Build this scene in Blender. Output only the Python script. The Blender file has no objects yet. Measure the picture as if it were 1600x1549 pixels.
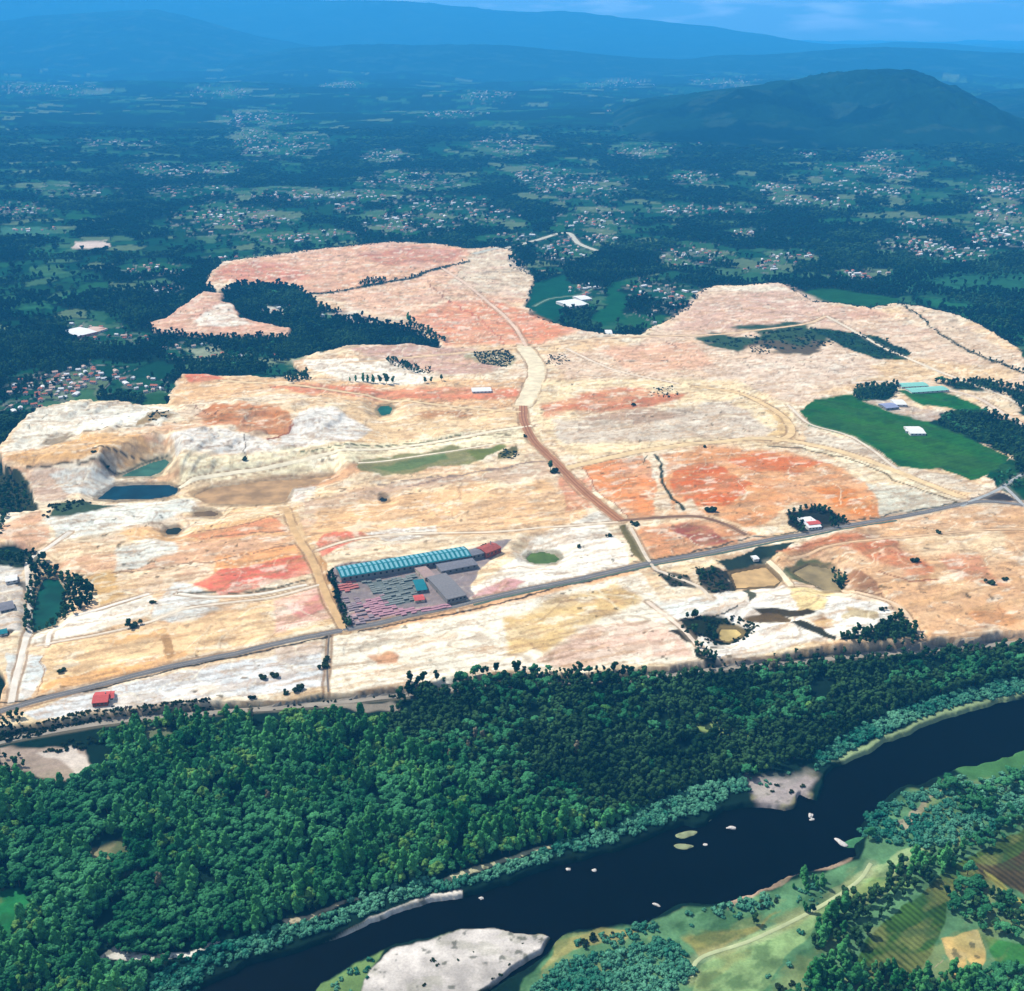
import bpy, math, random, mathutils
import numpy as np
random.seed(7); np.random.seed(7)
sc = bpy.context.scene
COL = sc.collection
R = math.radians

# ---------------------------------------------------------------- camera, sky, sun, exposure
W0, H0 = 1600.0, 1549.0          # size of the photograph the plan was measured on
FPX = 1716.0                     # focal length in those pixels
YH = 40.0                        # row of the true horizon
ALT = 800.0                      # flying height, metres
CU, CV = W0/2, H0/2
PITCH = math.atan((CV-YH)/FPX)
cam_d = bpy.data.cameras.new('camera'); cam = bpy.data.objects.new('camera', cam_d); COL.objects.link(cam)
cam.location = (0, 0, ALT); cam.rotation_euler = (math.pi/2-PITCH, 0, 0)
cam_d.sensor_width = 36.0; cam_d.sensor_fit = 'HORIZONTAL'; cam_d.lens = 36.0*FPX/W0
cam_d.clip_start = 1.0; cam_d.clip_end = 200000.0
sc.camera = cam

SUN_EL, SUN_AZ = 50.0, -58.0     # azimuth measured from +Y (view direction) towards +X
world = bpy.data.worlds.new('World'); sc.world = world; world.use_nodes = True
wn = world.node_tree; wn.nodes.clear()
def wnode(t, **k):
    n = wn.nodes.new(t)
    for a, b in k.items(): setattr(n, a, b)
    return n
sky = wnode('ShaderNodeTexSky', sky_type='NISHITA', sun_disc=False)
sky.sun_elevation = R(SUN_EL); sky.sun_rotation = R(SUN_AZ)
sky.altitude = 800; sky.air_density = 1.0; sky.dust_density = 0.6; sky.ozone_density = 2.5
tc = wnode('ShaderNodeTexCoord'); mp = wnode('ShaderNodeMapping'); mp.inputs['Scale'].default_value = (6, 6, 40)
nz = wnode('ShaderNodeTexNoise'); nz.inputs['Scale'].default_value = 2.2; nz.inputs['Detail'].default_value = 6
cr = wnode('ShaderNodeValToRGB'); cr.color_ramp.elements[0].position = .50; cr.color_ramp.elements[1].position = .66
sep = wnode('ShaderNodeSeparateXYZ')
mr = wnode('ShaderNodeMapRange'); mr.inputs[1].default_value = -.01; mr.inputs[2].default_value = .008
mm = wnode('ShaderNodeMath', operation='MULTIPLY'); mm2 = wnode('ShaderNodeMath', operation='MULTIPLY'); mm2.inputs[1].default_value = .75
mx = wnode('ShaderNodeMixRGB'); mx.inputs[2].default_value = (22, 21, 21, 1)
bg = wnode('ShaderNodeBackground'); bg.inputs['Strength'].default_value = 0.075
wo = wnode('ShaderNodeOutputWorld')
L = wn.links.new
L(tc.outputs['Generated'], mp.inputs[0]); L(mp.outputs[0], nz.inputs[0]); L(nz.outputs[0], cr.inputs[0])
L(tc.outputs['Generated'], sep.inputs[0]); L(sep.outputs[2], mr.inputs[0])
L(cr.outputs[0], mm.inputs[0]); L(mr.outputs[0], mm.inputs[1]); L(mm.outputs[0], mm2.inputs[0])
L(mm2.outputs[0], mx.inputs[0]); L(sky.outputs[0], mx.inputs[1]); L(mx.outputs[0], bg.inputs[0]); L(bg.outputs[0], wo.inputs[0])

sd = bpy.data.lights.new('sun', 'SUN'); sun = bpy.data.objects.new('sun', sd); COL.objects.link(sun)
sd.energy = 5.0; sd.angle = R(0.5); sd.color = (1.0, .95, .86)
sun.rotation_euler = (R(90-SUN_EL), 0, R(180-SUN_AZ))   # checked: shines from azimuth SUN_AZ
sun.location = (0, 0, 3000)

vs = sc.view_settings
sc.display_settings.display_device = 'sRGB'
vs.view_transform = 'Standard'; vs.look = 'None'; vs.gamma = 1.0; vs.use_curve_mapping = False
vs.exposure = 0.8
cy = sc.cycles
cy.max_bounces = 5; cy.diffuse_bounces = 2; cy.glossy_bounces = 2; cy.transmission_bounces = 2
cy.volume_bounces = 1; cy.transparent_max_bounces = 4
HAZE_DENSITY = 4.8e-5
HAZE_COLOR = (0.055, 0.43, 0.91)

# ---------------------------------------------------------------- plan <-> ground
sp, cp = math.sin(PITCH), math.cos(PITCH)
def gp(u, v, z=0.0):
    """plan point (photo column/row) -> ground x, y at height z"""
    u = np.asarray(u, float); v = np.asarray(v, float)
    cx = (u-CU)/FPX; cyy = -(v-CV)/FPX
    dy = cp + cyy*sp; dz = -sp + cyy*cp
    t = (z-ALT)/dz
    return cx*t, dy*t
def pp(x, y, z=0.0):
    """ground point -> plan point"""
    dz = z-ALT
    depth = y*cp - dz*sp
    up = y*sp + dz*cp
    return CU + FPX*x/depth, CV - FPX*up/depth
def ray_at(u, v, D):
    cx = (u-CU)/FPX; cyy = -(v-CV)/FPX
    dy = cp + cyy*sp; dz = -sp + cyy*cp
    t = D/dy
    return cx*t, ALT + dz*t

def srgb(c):
    c = np.asarray(c, float)/255.0
    return np.where(c <= .04045, c/12.92, ((c+.055)/1.055)**2.4)
KEXP = 1.75
def alb(c): return np.clip(srgb(c)/KEXP, 0.004, .84)

# ---------------------------------------------------------------- noise
def _hash(ix, iy, s):
    ix = ix.astype(np.int64).astype(np.uint32); iy = iy.astype(np.int64).astype(np.uint32)
    h = ix*np.uint32(374761393) + iy*np.uint32(668265263) + np.uint32((s*1442695041) & 0xffffffff)
    h = (h ^ (h >> np.uint32(13)))*np.uint32(1274126177)
    h = h ^ (h >> np.uint32(16))
    return (h & np.uint32(0xffffff)).astype(np.float32)/np.float32(0xffffff)
def vnoise(x, y, s):
    x0 = np.floor(x); y0 = np.floor(y)
    fx = (x-x0).astype(np.float32); fy = (y-y0).astype(np.float32)
    fx = fx*fx*(3-2*fx); fy = fy*fy*(3-2*fy)
    a = _hash(x0, y0, s); b = _hash(x0+1, y0, s); c = _hash(x0, y0+1, s); d = _hash(x0+1, y0+1, s)
    return (a*(1-fx)+b*fx)*(1-fy) + (c*(1-fx)+d*fx)*fy
def fbm(x, y, sx, sy=None, oct=4, seed=1, rot=0.0, gain=.52):
    sy = sy or sx
    if rot:
        c, s = math.cos(rot), math.sin(rot); x, y = x*c-y*s, x*s+y*c
    x = x/sx; y = y/sy
    r = 0; a = 1.0; t = 0
    for k in range(oct):
        r = r + a*vnoise(x, y, seed*17+k); t += a; a *= gain; x = x*2.03+11.3; y = y*2.03+5.7
    return r/t
def sstep(a, b, x):
    t = np.clip((x-a)/(b-a), 0, 1); return t*t*(3-2*t)
def poly_sd(u, v, poly):
    """signed distance, negative inside; u, v arrays"""
    P = np.asarray(poly, float); n = len(P)
    d = np.full(u.shape, 1e18); ins = np.zeros(u.shape, bool)
    for i in range(n):
        ax, ay = P[i]; bx, by = P[(i+1) % n]
        ex, ey = bx-ax, by-ay; wx, wy = u-ax, v-ay
        t = np.clip((wx*ex+wy*ey)/(ex*ex+ey*ey+1e-12), 0, 1)
        d = np.minimum(d, (wx-ex*t)**2+(wy-ey*t)**2)
        c = (ay > v) != (by > v)
        with np.errstate(divide='ignore', invalid='ignore'):
            xi = (bx-ax)*(v-ay)/(by-ay if by != ay else 1e-12)+ax
        ins ^= c & (u < xi)
    d = np.sqrt(d)
    return np.where(ins, -d, d)
def line_d(u, v, pts):
    d = np.full(u.shape, 1e18)
    for (ax, ay), (bx, by) in zip(pts[:-1], pts[1:]):
        ex, ey = bx-ax, by-ay; wx, wy = u-ax, v-ay
        t = np.clip((wx*ex+wy*ey)/(ex*ex+ey*ey+1e-12), 0, 1)
        d = np.minimum(d, (wx-ex*t)**2+(wy-ey*t)**2)
    return np.sqrt(d)
def smooth_line(pts, n=6):
    P = np.asarray(pts, float); out = []
    Q = np.vstack([2*P[0]-P[1], P, 2*P[-1]-P[-2]])
    for i in range(1, len(Q)-2):
        p0, p1, p2, p3 = Q[i-1], Q[i], Q[i+1], Q[i+2]
        for k in range(n):
            t = k/n
            out.append(.5*((2*p1)+(-p0+p2)*t+(2*p0-5*p1+4*p2-p3)*t*t+(-p0+3*p1-3*p2+p3)*t**3))
    out.append(P[-1]); return np.array(out)

# ================================================================ THE PLAN (measured outlines)
MINE = [(322,450),(330,430),(350,412),(400,404),(460,396),(540,388),(610,380),(680,383),(730,391),(780,389),(800,395),
 (797,418),(833,434),(830,455),(822,482),(835,498),(880,513),(940,527),(1000,526),(1040,505),(1075,486),(1095,462),(1112,449),
 (1220,446),(1240,458),(1270,474),(1330,480),(1360,486),(1400,478),(1440,482),(1490,495),(1550,522),(1600,556),(1750,640),
 (1750,1010),(1600,1000),(1520,1012),(1440,1018),(1340,1022),(1250,1032),(1160,1040),(1060,1050),(960,1058),(760,1068),
 (700,1070),(640,1086),(500,1099),(330,1110),(200,1122),(60,1140),(0,1150),(-260,1190),(-260,1110),(0,1118),(12,1080),(0,1050),(-60,1000),
 (-60,890),(0,880),(60,872),(40,858),(0,858),(-60,850),(-60,822),(10,812),(60,808),(48,772),(10,742),(0,712),(30,680),(60,658),
 (130,645),(200,640),(262,638),(266,618),(284,588),(380,592),(430,598),(470,588),(450,570),(540,545),(640,542),(700,548),
 (640,520),(560,500),(500,482),(480,462),(440,448),(370,447),(345,460)]
NW = [(228,510),(262,500),(290,480),(320,460),(350,463),(342,474),(365,480),(375,500),(402,508),(455,518),(450,532),(350,529),(290,528),(240,520)]
RIVER = [(230,1600),(300,1549),(340,1530),(400,1505),(500,1470),(600,1435),(725,1396),(800,1376),(870,1352),(960,1328),(1045,1297),(1068,1286),(1085,1288),(1105,1282),
 (1130,1262),(1160,1256),(1200,1262),(1225,1266),(1240,1262),(1248,1244),(1262,1250),(1275,1252),(1285,1222),(1300,1200),(1330,1185),
 (1380,1160),(1440,1136),(1500,1114),(1560,1099),(1600,1094),(1800,1070),(1800,1130),(1600,1178),(1500,1205),(1420,1232),(1375,1255),(1345,1285),
 (1360,1296),(1352,1310),(1332,1318),(1334,1342),(1310,1350),(1250,1370),(1180,1395),(1100,1412),(1040,1425),(1010,1440),(950,1450),(905,1458),
 (880,1466),(862,1485),(835,1510),(800,1535),(760,1560),(745,1560),(800,1520),(840,1492),(862,1470),(850,1466),(800,1464),(770,1456),
 (690,1462),(620,1478),(560,1500),(500,1540),(470,1600)]
PONDS = {
 'quarry_pond': [
  ([(148,782),(165,768),(178,758),(262,756),(279,762),(278,772),(262,778),(240,781),(180,783)], (4,52,66), 'dark teal pond in the white pit at the left of the quarry'),
  ([(184,746),(205,735),(235,722),(258,716),(268,722),(252,740),(235,746)], (60,104,84), 'green shallow pond just above the dark teal one'),
  ([(300,775),(330,762),(400,752),(490,746),(520,742),(500,756),(458,764),(446,786),(400,790),(350,790),(318,786)], (178,142,98), 'tan muddy pond beside the pipe line in the middle of the quarry'),
  ([(588,640),(594,634),(608,633),(615,638),(610,649),(595,651)], (28,92,72), 'small round green pond below the row of dark trees'),
  ([(820,872),(828,864),(848,861),(868,866),(877,874),(868,881),(840,883),(826,880)], (85,108,48), 'oval olive green pond in the white sand beside the factory'),
  ([(1140,896),(1196,885),(1221,909),(1210,917),(1175,919),(1150,921)], (200,165,112), 'square tan settling pond below the main road'),
  ([(1124,982),(1150,982),(1162,992),(1138,1005),(1122,1000)], (205,180,115), 'small tan pond ringed by dark shrubs'),
  ([(1236,895),(1262,882),(1300,888),(1318,905),(1316,924),(1290,925),(1256,908)], (150,132,92), 'olive brown pond in the orange sand right of the settling pond'),
  ([(58,925),(68,903),(92,905),(105,925),(98,950),(88,978),(52,990),(48,965)], (14,72,56), 'deep green pond with dark trees at the left edge'),
  ([(256,832),(262,825),(280,823),(287,828),(278,836),(262,837)], (30,38,22), 'small black pool in the orange sand'),
  ([(590,782),(596,776),(605,778),(607,784),(598,786)], (25,30,22), 'tiny black pool in the cream sand near the quarry centre'),
  ([(300,800),(330,797),(345,803),(335,809),(305,808)], (120,95,60), 'tiny brown puddle right of the black pool'),
 ]}
# soil / ground cover patches and one painted shadow strip: (outline, colour, softness px, jitter)
S = []
def patch(c, poly, soft=6, jit=1.0): S.append((poly, c, soft, jit))
# --- northern lobe
patch((226,170,136), [(322,450),(345,420),(400,405),(540,388),(610,380),(730,392),(738,405),(640,440),(500,466),(450,450),(370,445)])
patch((214,140,112), [(332,442),(350,422),(400,412),(450,415),(490,438),(440,448),(370,446)], 8)
patch((205,135,105), [(560,400),(640,388),(730,395),(700,415),(600,420)], 10)
patch((228,180,148), [(500,466),(640,440),(740,405),(830,440),(822,480),(760,470),(700,470),(640,502),(560,490)])
patch((222,202,175), [(738,398),(800,396),(832,436),(818,470),(760,462),(700,450)], 8)
patch((228,142,100), [(640,502),(700,475),(760,470),(830,492),(900,523),(840,542),(760,545),(700,545)], 9)
patch((240,205,160), [(740,545),(860,540),(960,535),(1000,545),(860,560),(760,556)], 5)
patch((220,168,142), NW, 3)
patch((240,232,218), [(302,507),(345,479),(362,481),(371,500),(398,514),(350,516),(318,514)], 3)
patch((206,196,178), [(405,480),(440,484),(446,492),(412,494)], 3, 2)
patch((190,176,160), [(505,492),(560,498),(640,512),(600,512),(540,504)], 3, 2)
patch((150,158,130), [(285,548),(345,540),(352,556),(300,566)], 4, 2)
patch((132,146,110), [(410,560),(470,566),(455,574),(400,572)], 4, 2)
patch((206,190,170), [(400,590),(440,588),(455,598),(405,600)], 4, 2)
patch((36,62,40), [(600,567),(640,572),(682,590),(650,588),(610,576)], 2, 2)
patch((30,62,42), [(488,545),(520,548),(505,556),(480,554)], 2, 2)
# --- north east lobe
patch((228,198,172), [(990,545),(1100,455),(1230,448),(1300,480),(1600,560),(1620,620),(1400,605),(1250,640),(1150,620),(900,612),(848,560)], 8)
patch((216,178,156), [(1040,522),(1100,470),(1220,458),(1290,490),(1380,500),(1250,518),(1100,525)], 8)
patch((226,178,148), [(1290,482),(1360,488),(1420,500),(1330,505)], 6)
patch((240,228,205), [(1100,455),(1220,447),(1240,462),(1160,460)], 5)
patch((225,200,172), [(1400,485),(1480,500),(1600,570),(1600,600),(1500,560)], 6)
patch((238,205,160), [(1400,560),(1600,590),(1560,610),(1400,600),(1300,625),(1250,620)], 9)
patch((232,182,150), [(930,545),(1080,540),(1120,580),(990,590)], 8)
patch((228,204,182), [(1100,580),(1300,555),(1380,590),(1250,632),(1120,610)], 8)
# --- centre
patch((244,220,178), [(830,600),(1150,600),(1240,650),(1250,700),(1100,700),(900,730),(830,660)], 8)
patch((205,122,82), [(848,640),(920,622),(1000,614),(1085,626),(1060,642),(980,650),(900,655),(850,664)], 7, 2)
patch((212,196,178), [(865,664),(1010,650),(1150,640),(1230,690),(1000,700),(875,702)], 10, 2)
patch((182,150,125), [(900,655),(1000,648),(1090,660),(1000,672),(920,668)], 6, 2)
patch((228,190,130), [(1190,640),(1232,655),(1245,685),(1200,690),(1215,668)], 4)
patch((238,192,142), [(284,590),(450,600),(830,600),(822,642),(600,640),(450,625),(300,642),(266,640)], 6)
patch((226,124,92), [(285,590),(340,590),(350,598),(300,603)], 3)
patch((218,128,92), [(430,608),(560,612),(800,614),(825,628),(700,632),(560,628),(460,626)], 6, 2)
patch((240,205,158), [(560,640),(820,645),(840,690),(700,700),(480,720),(500,680)], 8)
patch((190,128,80), [(660,648),(730,648),(750,655),(700,660),(650,656)], 4, 2)
patch((206,164,148), [(538,552),(640,542),(740,550),(790,575),(760,592),(700,592),(620,576),(570,562)], 5)
patch((170,160,125), [(735,552),(790,548),(808,565),(795,582),(745,575)], 5, 2)
patch((252,242,226), [(472,570),(600,568),(640,578),(680,592),(660,606),(540,604),(480,585)], 3)
# --- western pits
patch((238,233,218), [(5,722),(30,690),(60,660),(200,643),(262,645),(275,655),(250,690),(120,700),(40,722)], 4)
patch((250,248,240), [(120,670),(230,660),(250,680),(140,692)], 6)
patch((228,178,115), [(15,735),(60,715),(130,700),(230,695),(243,712),(190,740),(40,748)], 5, 2)
patch((150,132,105), [(60,712),(85,695),(120,698),(100,712)], 4)
patch((150,125,80), [(235,668),(262,658),(275,668),(250,682),(230,685)], 3, 2)
patch((200,124,66), [(298,668),(345,645),(430,655),(462,682),(440,702),(375,692),(330,680)], 5, 2)
patch((232,228,222), [(270,702),(330,688),(400,700),(440,708),(470,662),(520,655),(582,680),(560,702),(440,722),(280,728)], 5)
patch((248,236,200), [(285,735),(420,722),(560,705),(830,672),(850,700),(720,712),(560,735),(330,755),(280,760)], 5)
patch((200,170,150), [(40,760),(100,748),(135,765),(110,790),(60,790)], 4, 2)
patch((218,218,212), [(80,755),(180,748),(170,775),(110,785)], 4)
patch((232,234,226), [(72,822),(185,790),(300,784),(308,798),(240,822),(180,838),(100,852)], 4)
patch((70,88,62), [(68,822),(78,802),(110,792),(160,790),(188,788),(140,808),(90,818)], 3, 2)
patch((60,66,44), [(-60,820),(20,798),(50,806),(60,795),(40,765),(0,740),(-60,735)], 5, 2)
patch((220,172,140), [(0,830),(60,810),(85,850),(50,866),(0,850)], 4)
patch((48,62,42), [(-60,874),(70,864),(60,888),(40,895),(-60,888)], 2, 2)
patch((196,190,184), [(-60,892),(45,890),(40,960),(28,1000),(0,1000),(-60,1000)], 4, 2)
# --- centre west blocks
patch((70,66,58), [(0,925),(30,922),(38,930),(10,936)], 3, 3)
patch((226,222,214), [(0,900),(30,896),(34,912),(4,916)], 3, 2)
patch((90,84,74), [(0,1000),(20,998),(14,1012),(0,1014)], 2, 2)
patch((238,190,135), [(260,830),(430,810),(450,845),(300,860),(180,850)], 6, 2)
patch((226,150,110), [(300,842),(440,812),(448,840),(330,852)], 6, 2)
patch((226,178,142), [(80,884),(280,852),(440,850),(470,862),(330,890),(180,902),(90,900)], 6, 2)
patch((222,224,216), [(180,862),(280,852),(270,880),(170,905)], 7, 2)
patch((242,172,112), [(335,882),(470,864),(478,892),(340,908)], 4)
patch((226,112,92), [(298,932),(350,905),(480,878),(484,908),(400,928),(340,938)], 3, 2)
patch((238,192,142), [(495,790),(850,760),(920,800),(930,830),(800,850),(560,850),(490,870)], 10, 2)
patch((228,150,112), [(870,755),(920,750),(935,805),(880,808)], 6, 2)
patch((205,175,150), [(470,790),(640,758),(860,735),(870,748),(640,775),(480,805)], 4, 2)
patch((222,216,210), [(446,770),(480,758),(492,775),(470,790),(448,785)], 3, 2)
patch((225,165,118), [(400,765),(520,742),(580,735),(570,750),(500,765)], 5, 2)
patch((150,152,88), [(560,748),(582,728),(700,712),(770,706),(780,716),(700,736),(590,748)], 3, 2)
patch((140,136,86), [(552,736),(600,724),(700,711),(772,704),(786,714),(700,739),(590,753),(554,752)], 3, 2)
patch((108,124,74), [(575,742),(660,722),(690,716),(690,728),(610,745)], 4, 2)
patch((120,128,62), [(722,712),(770,706),(782,714),(735,728)], 3, 2)
patch((112,105,60), [(780,720),(800,708),(812,722),(796,732),(778,730)], 3, 2)
patch((248,246,240), [(565,842),(620,832),(680,830),(682,842),(610,855)], 3)
patch((226,112,92), [(495,862),(510,845),(560,840),(580,850),(540,862),(505,880)], 3)
patch((244,222,190), [(505,885),(600,862),(740,850),(820,845),(790,870),(700,868),(520,898)], 5)
patch((250,244,232), [(720,952),(745,925),(800,888),(830,850),(930,812),(985,880),(985,898),(800,937)], 4)
patch((222,216,205), [(830,850),(960,810),(970,830),(880,840)], 6, 2)
patch((146,134,134), [(513,906),(528,893),(740,868),(770,856),(800,853),(772,880),(748,905),(735,925),(745,945),(545,992),(525,945)], 2)
patch((112,122,120), [(565,920),(650,912),(662,935),(650,950),(605,958),(590,935)], 2)
patch((185,150,160), [(548,960),(600,940),(618,962),(700,955),(720,950),(560,985)], 3)
patch((205,150,150), [(735,945),(790,915),(820,920),(800,935)], 4)
patch((200,148,92), [(486,880),(503,878),(530,940),(552,990),(530,995),(505,930)], 2)
patch((210,176,130), [(443,802),(462,798),(484,850),(500,878),(488,882),(466,850)], 2)
patch((22,22,18), [(512,908),(518,906),(552,988),(542,993),(524,945)], 1.2)  # cast shadow along the right of the ochre ramp, painted black
# --- south west
patch((244,208,160), [(70,1040),(75,1020),(160,1006),(270,990),(400,955),(515,925),(525,985),(300,1040),(64,1098)], 3)
patch((226,230,228), [(230,985),(235,960),(270,925),(340,945),(330,975),(270,990)], 6, 2)
patch((240,196,180), [(430,950),(500,925),(520,975),(430,1000)], 8)
patch((225,140,135), [(455,955),(500,935),(510,965),(480,975)], 8, 2)
patch((238,182,120), [(70,1085),(100,1070),(200,1050),(290,1030),(300,1040),(150,1080),(70,1098)], 4)
patch((240,188,125), [(170,1010),(260,995),(270,1005),(180,1022)], 5)
patch((180,140,95), [(252,1005),(266,1002),(275,1040),(262,1045)], 2)
patch((244,240,228), [(38,998),(180,960),(240,940),(235,975),(160,1000),(75,1018),(35,1020)], 3)
patch((212,172,112), [(90,905),(175,905),(190,940),(150,960),(140,920)], 5, 2)
patch((222,228,228), [(10,1035),(70,1035),(72,1060),(55,1100),(20,1110)], 3)
patch((224,227,230), [(40,1122),(120,1098),(300,1062),(500,1020),(515,1082),(330,1104),(60,1134)], 3)
patch((248,240,222), [(498,1012),(1000,905),(1062,985),(1104,1040),(760,1064),(640,1082),(514,1096)], 4)
patch((215,196,180), [(430,1026),(505,1012),(508,1030),(440,1044)], 4)
patch((222,188,128), [(780,975),(870,940),(960,925),(1010,945),(940,985),(850,1030),(790,1030)], 10, 2)
patch((205,150,110), [(590,1030),(640,1025),(640,1045),(600,1050)], 6, 3)
patch((226,192,172), [(830,1046),(920,995),(1045,975),(1090,1038),(900,1056)], 9, 2)
patch((228,178,132), [(560,985),(760,945),(980,900),(1000,906),(760,962),(580,996)], 4)
# --- centre east
patch((228,140,78), [(905,736),(1005,722),(1028,765),(1020,822),(985,822),(945,786)], 4)
patch((224,154,98), [(1035,722),(1100,705),(1220,712),(1290,732),(1380,785),(1420,818),(1330,838),(1250,800),(1170,832),(1060,812),(1040,770)], 6, 2)
patch((208,106,52), [(1048,748),(1070,738),(1110,735),(1168,765),(1158,800),(1090,802),(1055,780)], 5, 2)
patch((210,116,62), [(1130,725),(1200,712),(1280,728),(1250,745),(1160,742)], 5, 2)
patch((218,134,66), [(1270,770),(1330,778),(1390,812),(1360,820),(1300,800)], 6, 2)
patch((208,206,190), [(1352,762),(1440,772),(1508,793),(1400,815),(1375,812),(1370,790)], 5)
patch((225,210,185), [(1050,800),(1080,790),(1092,812),(1060,812)], 4)
patch((216,146,98), [(985,838),(1080,822),(1150,830),(1200,850),(1100,872),(1022,890)], 4, 2)
patch((160,88,74), [(1042,834),(1070,828),(1105,832),(1138,858),(1090,860)], 3)
patch((120,108,64), [(968,835),(978,832),(1022,892),(1012,896),(985,872)], 2)
patch((232,196,150), [(1235,690),(1300,700),(1400,735),(1540,775),(1500,790),(1380,745),(1270,712)], 4)
patch((220,206,186), [(1260,672),(1330,692),(1375,715),(1400,740),(1470,745),(1545,772),(1520,780),(1380,738),(1270,700)], 4, 2)
patch((245,232,200), [(1200,694),(1290,708),(1400,746),(1500,785),(1480,790),(1380,752),(1290,716)], 3)
# --- south east lobe
patch((224,176,130), [(1205,885),(1330,840),(1500,800),(1600,800),(1760,800),(1760,1010),(1560,1006),(1436,1016),(1390,960),(1330,930),(1230,900)], 5)
patch((206,122,80), [(1215,872),(1300,852),(1400,866),(1455,900),(1440,925),(1380,905),(1320,880),(1250,882)], 8, 3)
patch((205,140,105), [(1480,890),(1560,880),(1570,930),(1490,925)], 10, 3)
patch((232,205,168), [(1400,850),(1560,830),(1580,870),(1450,885)], 10, 2)
patch((212,150,98), [(1500,970),(1560,960),(1590,985),(1530,1000)], 8, 2)
patch((150,105,75), [(1320,892),(1370,925),(1375,942),(1340,940),(1318,920)], 4)
patch((246,243,236), [(1012,948),(1120,935),(1180,925),(1238,916),(1290,940),(1380,958),(1392,985),(1345,1014),(1250,1022),(1130,1042),(1100,1032),(1060,992)], 3)
patch((228,232,228), [(1020,950),(1100,940),(1140,945),(1100,970),(1050,975)], 4)
patch((240,216,155), [(1238,930),(1300,934),(1290,972),(1240,975)], 5, 2)
patch((170,120,70), [(1248,980),(1290,978),(1300,992),(1270,1000)], 4, 2)
patch((38,46,28), [(1062,975),(1120,968),(1150,972),(1185,990),(1150,1012),(1120,1022),(1085,1010),(1070,995)], 4, 3)
patch((60,52,34), [(1060,1000),(1082,992),(1092,1004),(1074,1012)], 2, 2)
patch((70,60,38), [(1192,960),(1240,955),(1262,968),(1230,974),(1200,972)], 3, 3)
patch((104,84,52), [(1180,975),(1215,968),(1225,984),(1190,988)], 3, 3)
patch((220,180,120), [(1255,990),(1300,985),(1330,1000),(1290,1004)], 4, 3)
patch((58,56,38), [(1222,982),(1236,980),(1300,1012),(1290,1018),(1255,1004)], 2, 2)
patch((200,180,140), [(1310,965),(1370,968),(1372,985),(1330,990)], 5, 3)
patch((92,92,70), [(1160,930),(1172,925),(1180,948),(1168,955)], 2, 2)
patch((36,44,30), [(1088,1020),(1105,1025),(1125,1040),(1110,1046),(1090,1035)], 2, 2)
patch((30,42,30), [(1385,985),(1400,978),(1440,1015),(1380,1020),(1300,1018),(1320,1010),(1350,1010)], 2, 2)
patch((40,42,32), [(1225,812),(1245,808),(1275,798),(1300,808),(1328,826),(1300,838),(1250,842),(1236,830)], 2)
patch((62,62,50), [(1022,905),(1070,905),(1085,922),(1050,928)], 2, 2)
patch((72,66,50), [(1082,892),(1132,898),(1145,928),(1120,938),(1095,932)], 2, 2)
patch((44,58,46), [(1120,884),(1180,866),(1245,855),(1215,875),(1190,882),(1140,892)], 1.5)
patch((40,44,28), [(1132,892),(1196,881),(1226,910),(1212,922),(1145,926)], 2)
patch((95,98,62), [(1230,895),(1265,878),(1305,885),(1325,905),(1320,930),(1285,930),(1252,912)], 3, 2)
# --- enclaves of green
patch((58,80,50), [(1095,536),(1170,526),(1250,518),(1312,546),(1240,556),(1150,552)], 6, 3)
patch((100,86,62), [(1180,540),(1280,540),(1310,548),(1240,556),(1160,552)], 5, 3)
patch((36,62,44), [(1262,518),(1300,521),(1370,532),(1420,552),(1415,567),(1365,567),(1320,550)], 1.5)
patch((44,104,38), [(1254,652),(1270,632),(1330,624),(1400,648),(1500,680),(1572,720),(1556,745),(1520,758),(1470,741),(1400,738),(1370,712),(1330,690),(1268,672)], 1.5)
patch((56,112,36), [(1300,650),(1400,668),(1520,715),(1530,745),(1460,738),(1380,705)], 14)
patch((40,108,44), [(1400,618),(1470,618),(1530,640),(1540,655),(1440,640)], 2)
patch((24,62,44), [(1330,622),(1340,612),(1400,610),(1400,630),(1370,640)], 3)
patch((198,180,165), [(1345,634),(1400,636),(1470,652),(1495,665),(1440,665),(1390,652)], 3)
patch((22,52,40), [(1480,655),(1540,650),(1640,690),(1640,780),(1580,775),(1560,745),(1575,722),(1500,685),(1455,672)], 4, 2)
patch((28,58,42), [(1455,604),(1530,600),(1640,640),(1640,680),(1570,625),(1540,618),(1490,616)], 4, 2)
patch((20,72,44), [(1540,752),(1572,722),(1640,745),(1640,800),(1590,790),(1562,772)], 2)
patch((70,62,56), [(1510,790),(1560,778),(1600,795)], 1.5)
patch((190,180,170), [(1588,553),(1600,560),(1590,560)], 2)
patch((34,72,38), [(1588,552),(1640,560),(1640,600),(1592,565)], 2)
# --- south: strip below lower road
patch((178,158,140), [(0,1180),(70,1165),(130,1170),(160,1200),(110,1225),(60,1225),(0,1210)], 5, 3)
patch((226,212,196), [(60,1175),(110,1170),(150,1195),(120,1212)], 6, 2)
patch((110,118,88), [(215,1145),(275,1140),(290,1160),(260,1175),(225,1170)], 8, 2)
patch((150,140,125), [(480,1105),(620,1090),(640,1110),(560,1120),(500,1118)], 5, 3)
patch((150,170,100), [(1060,1140),(1120,1130),(1160,1160),(1100,1165)], 8, 3)
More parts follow.
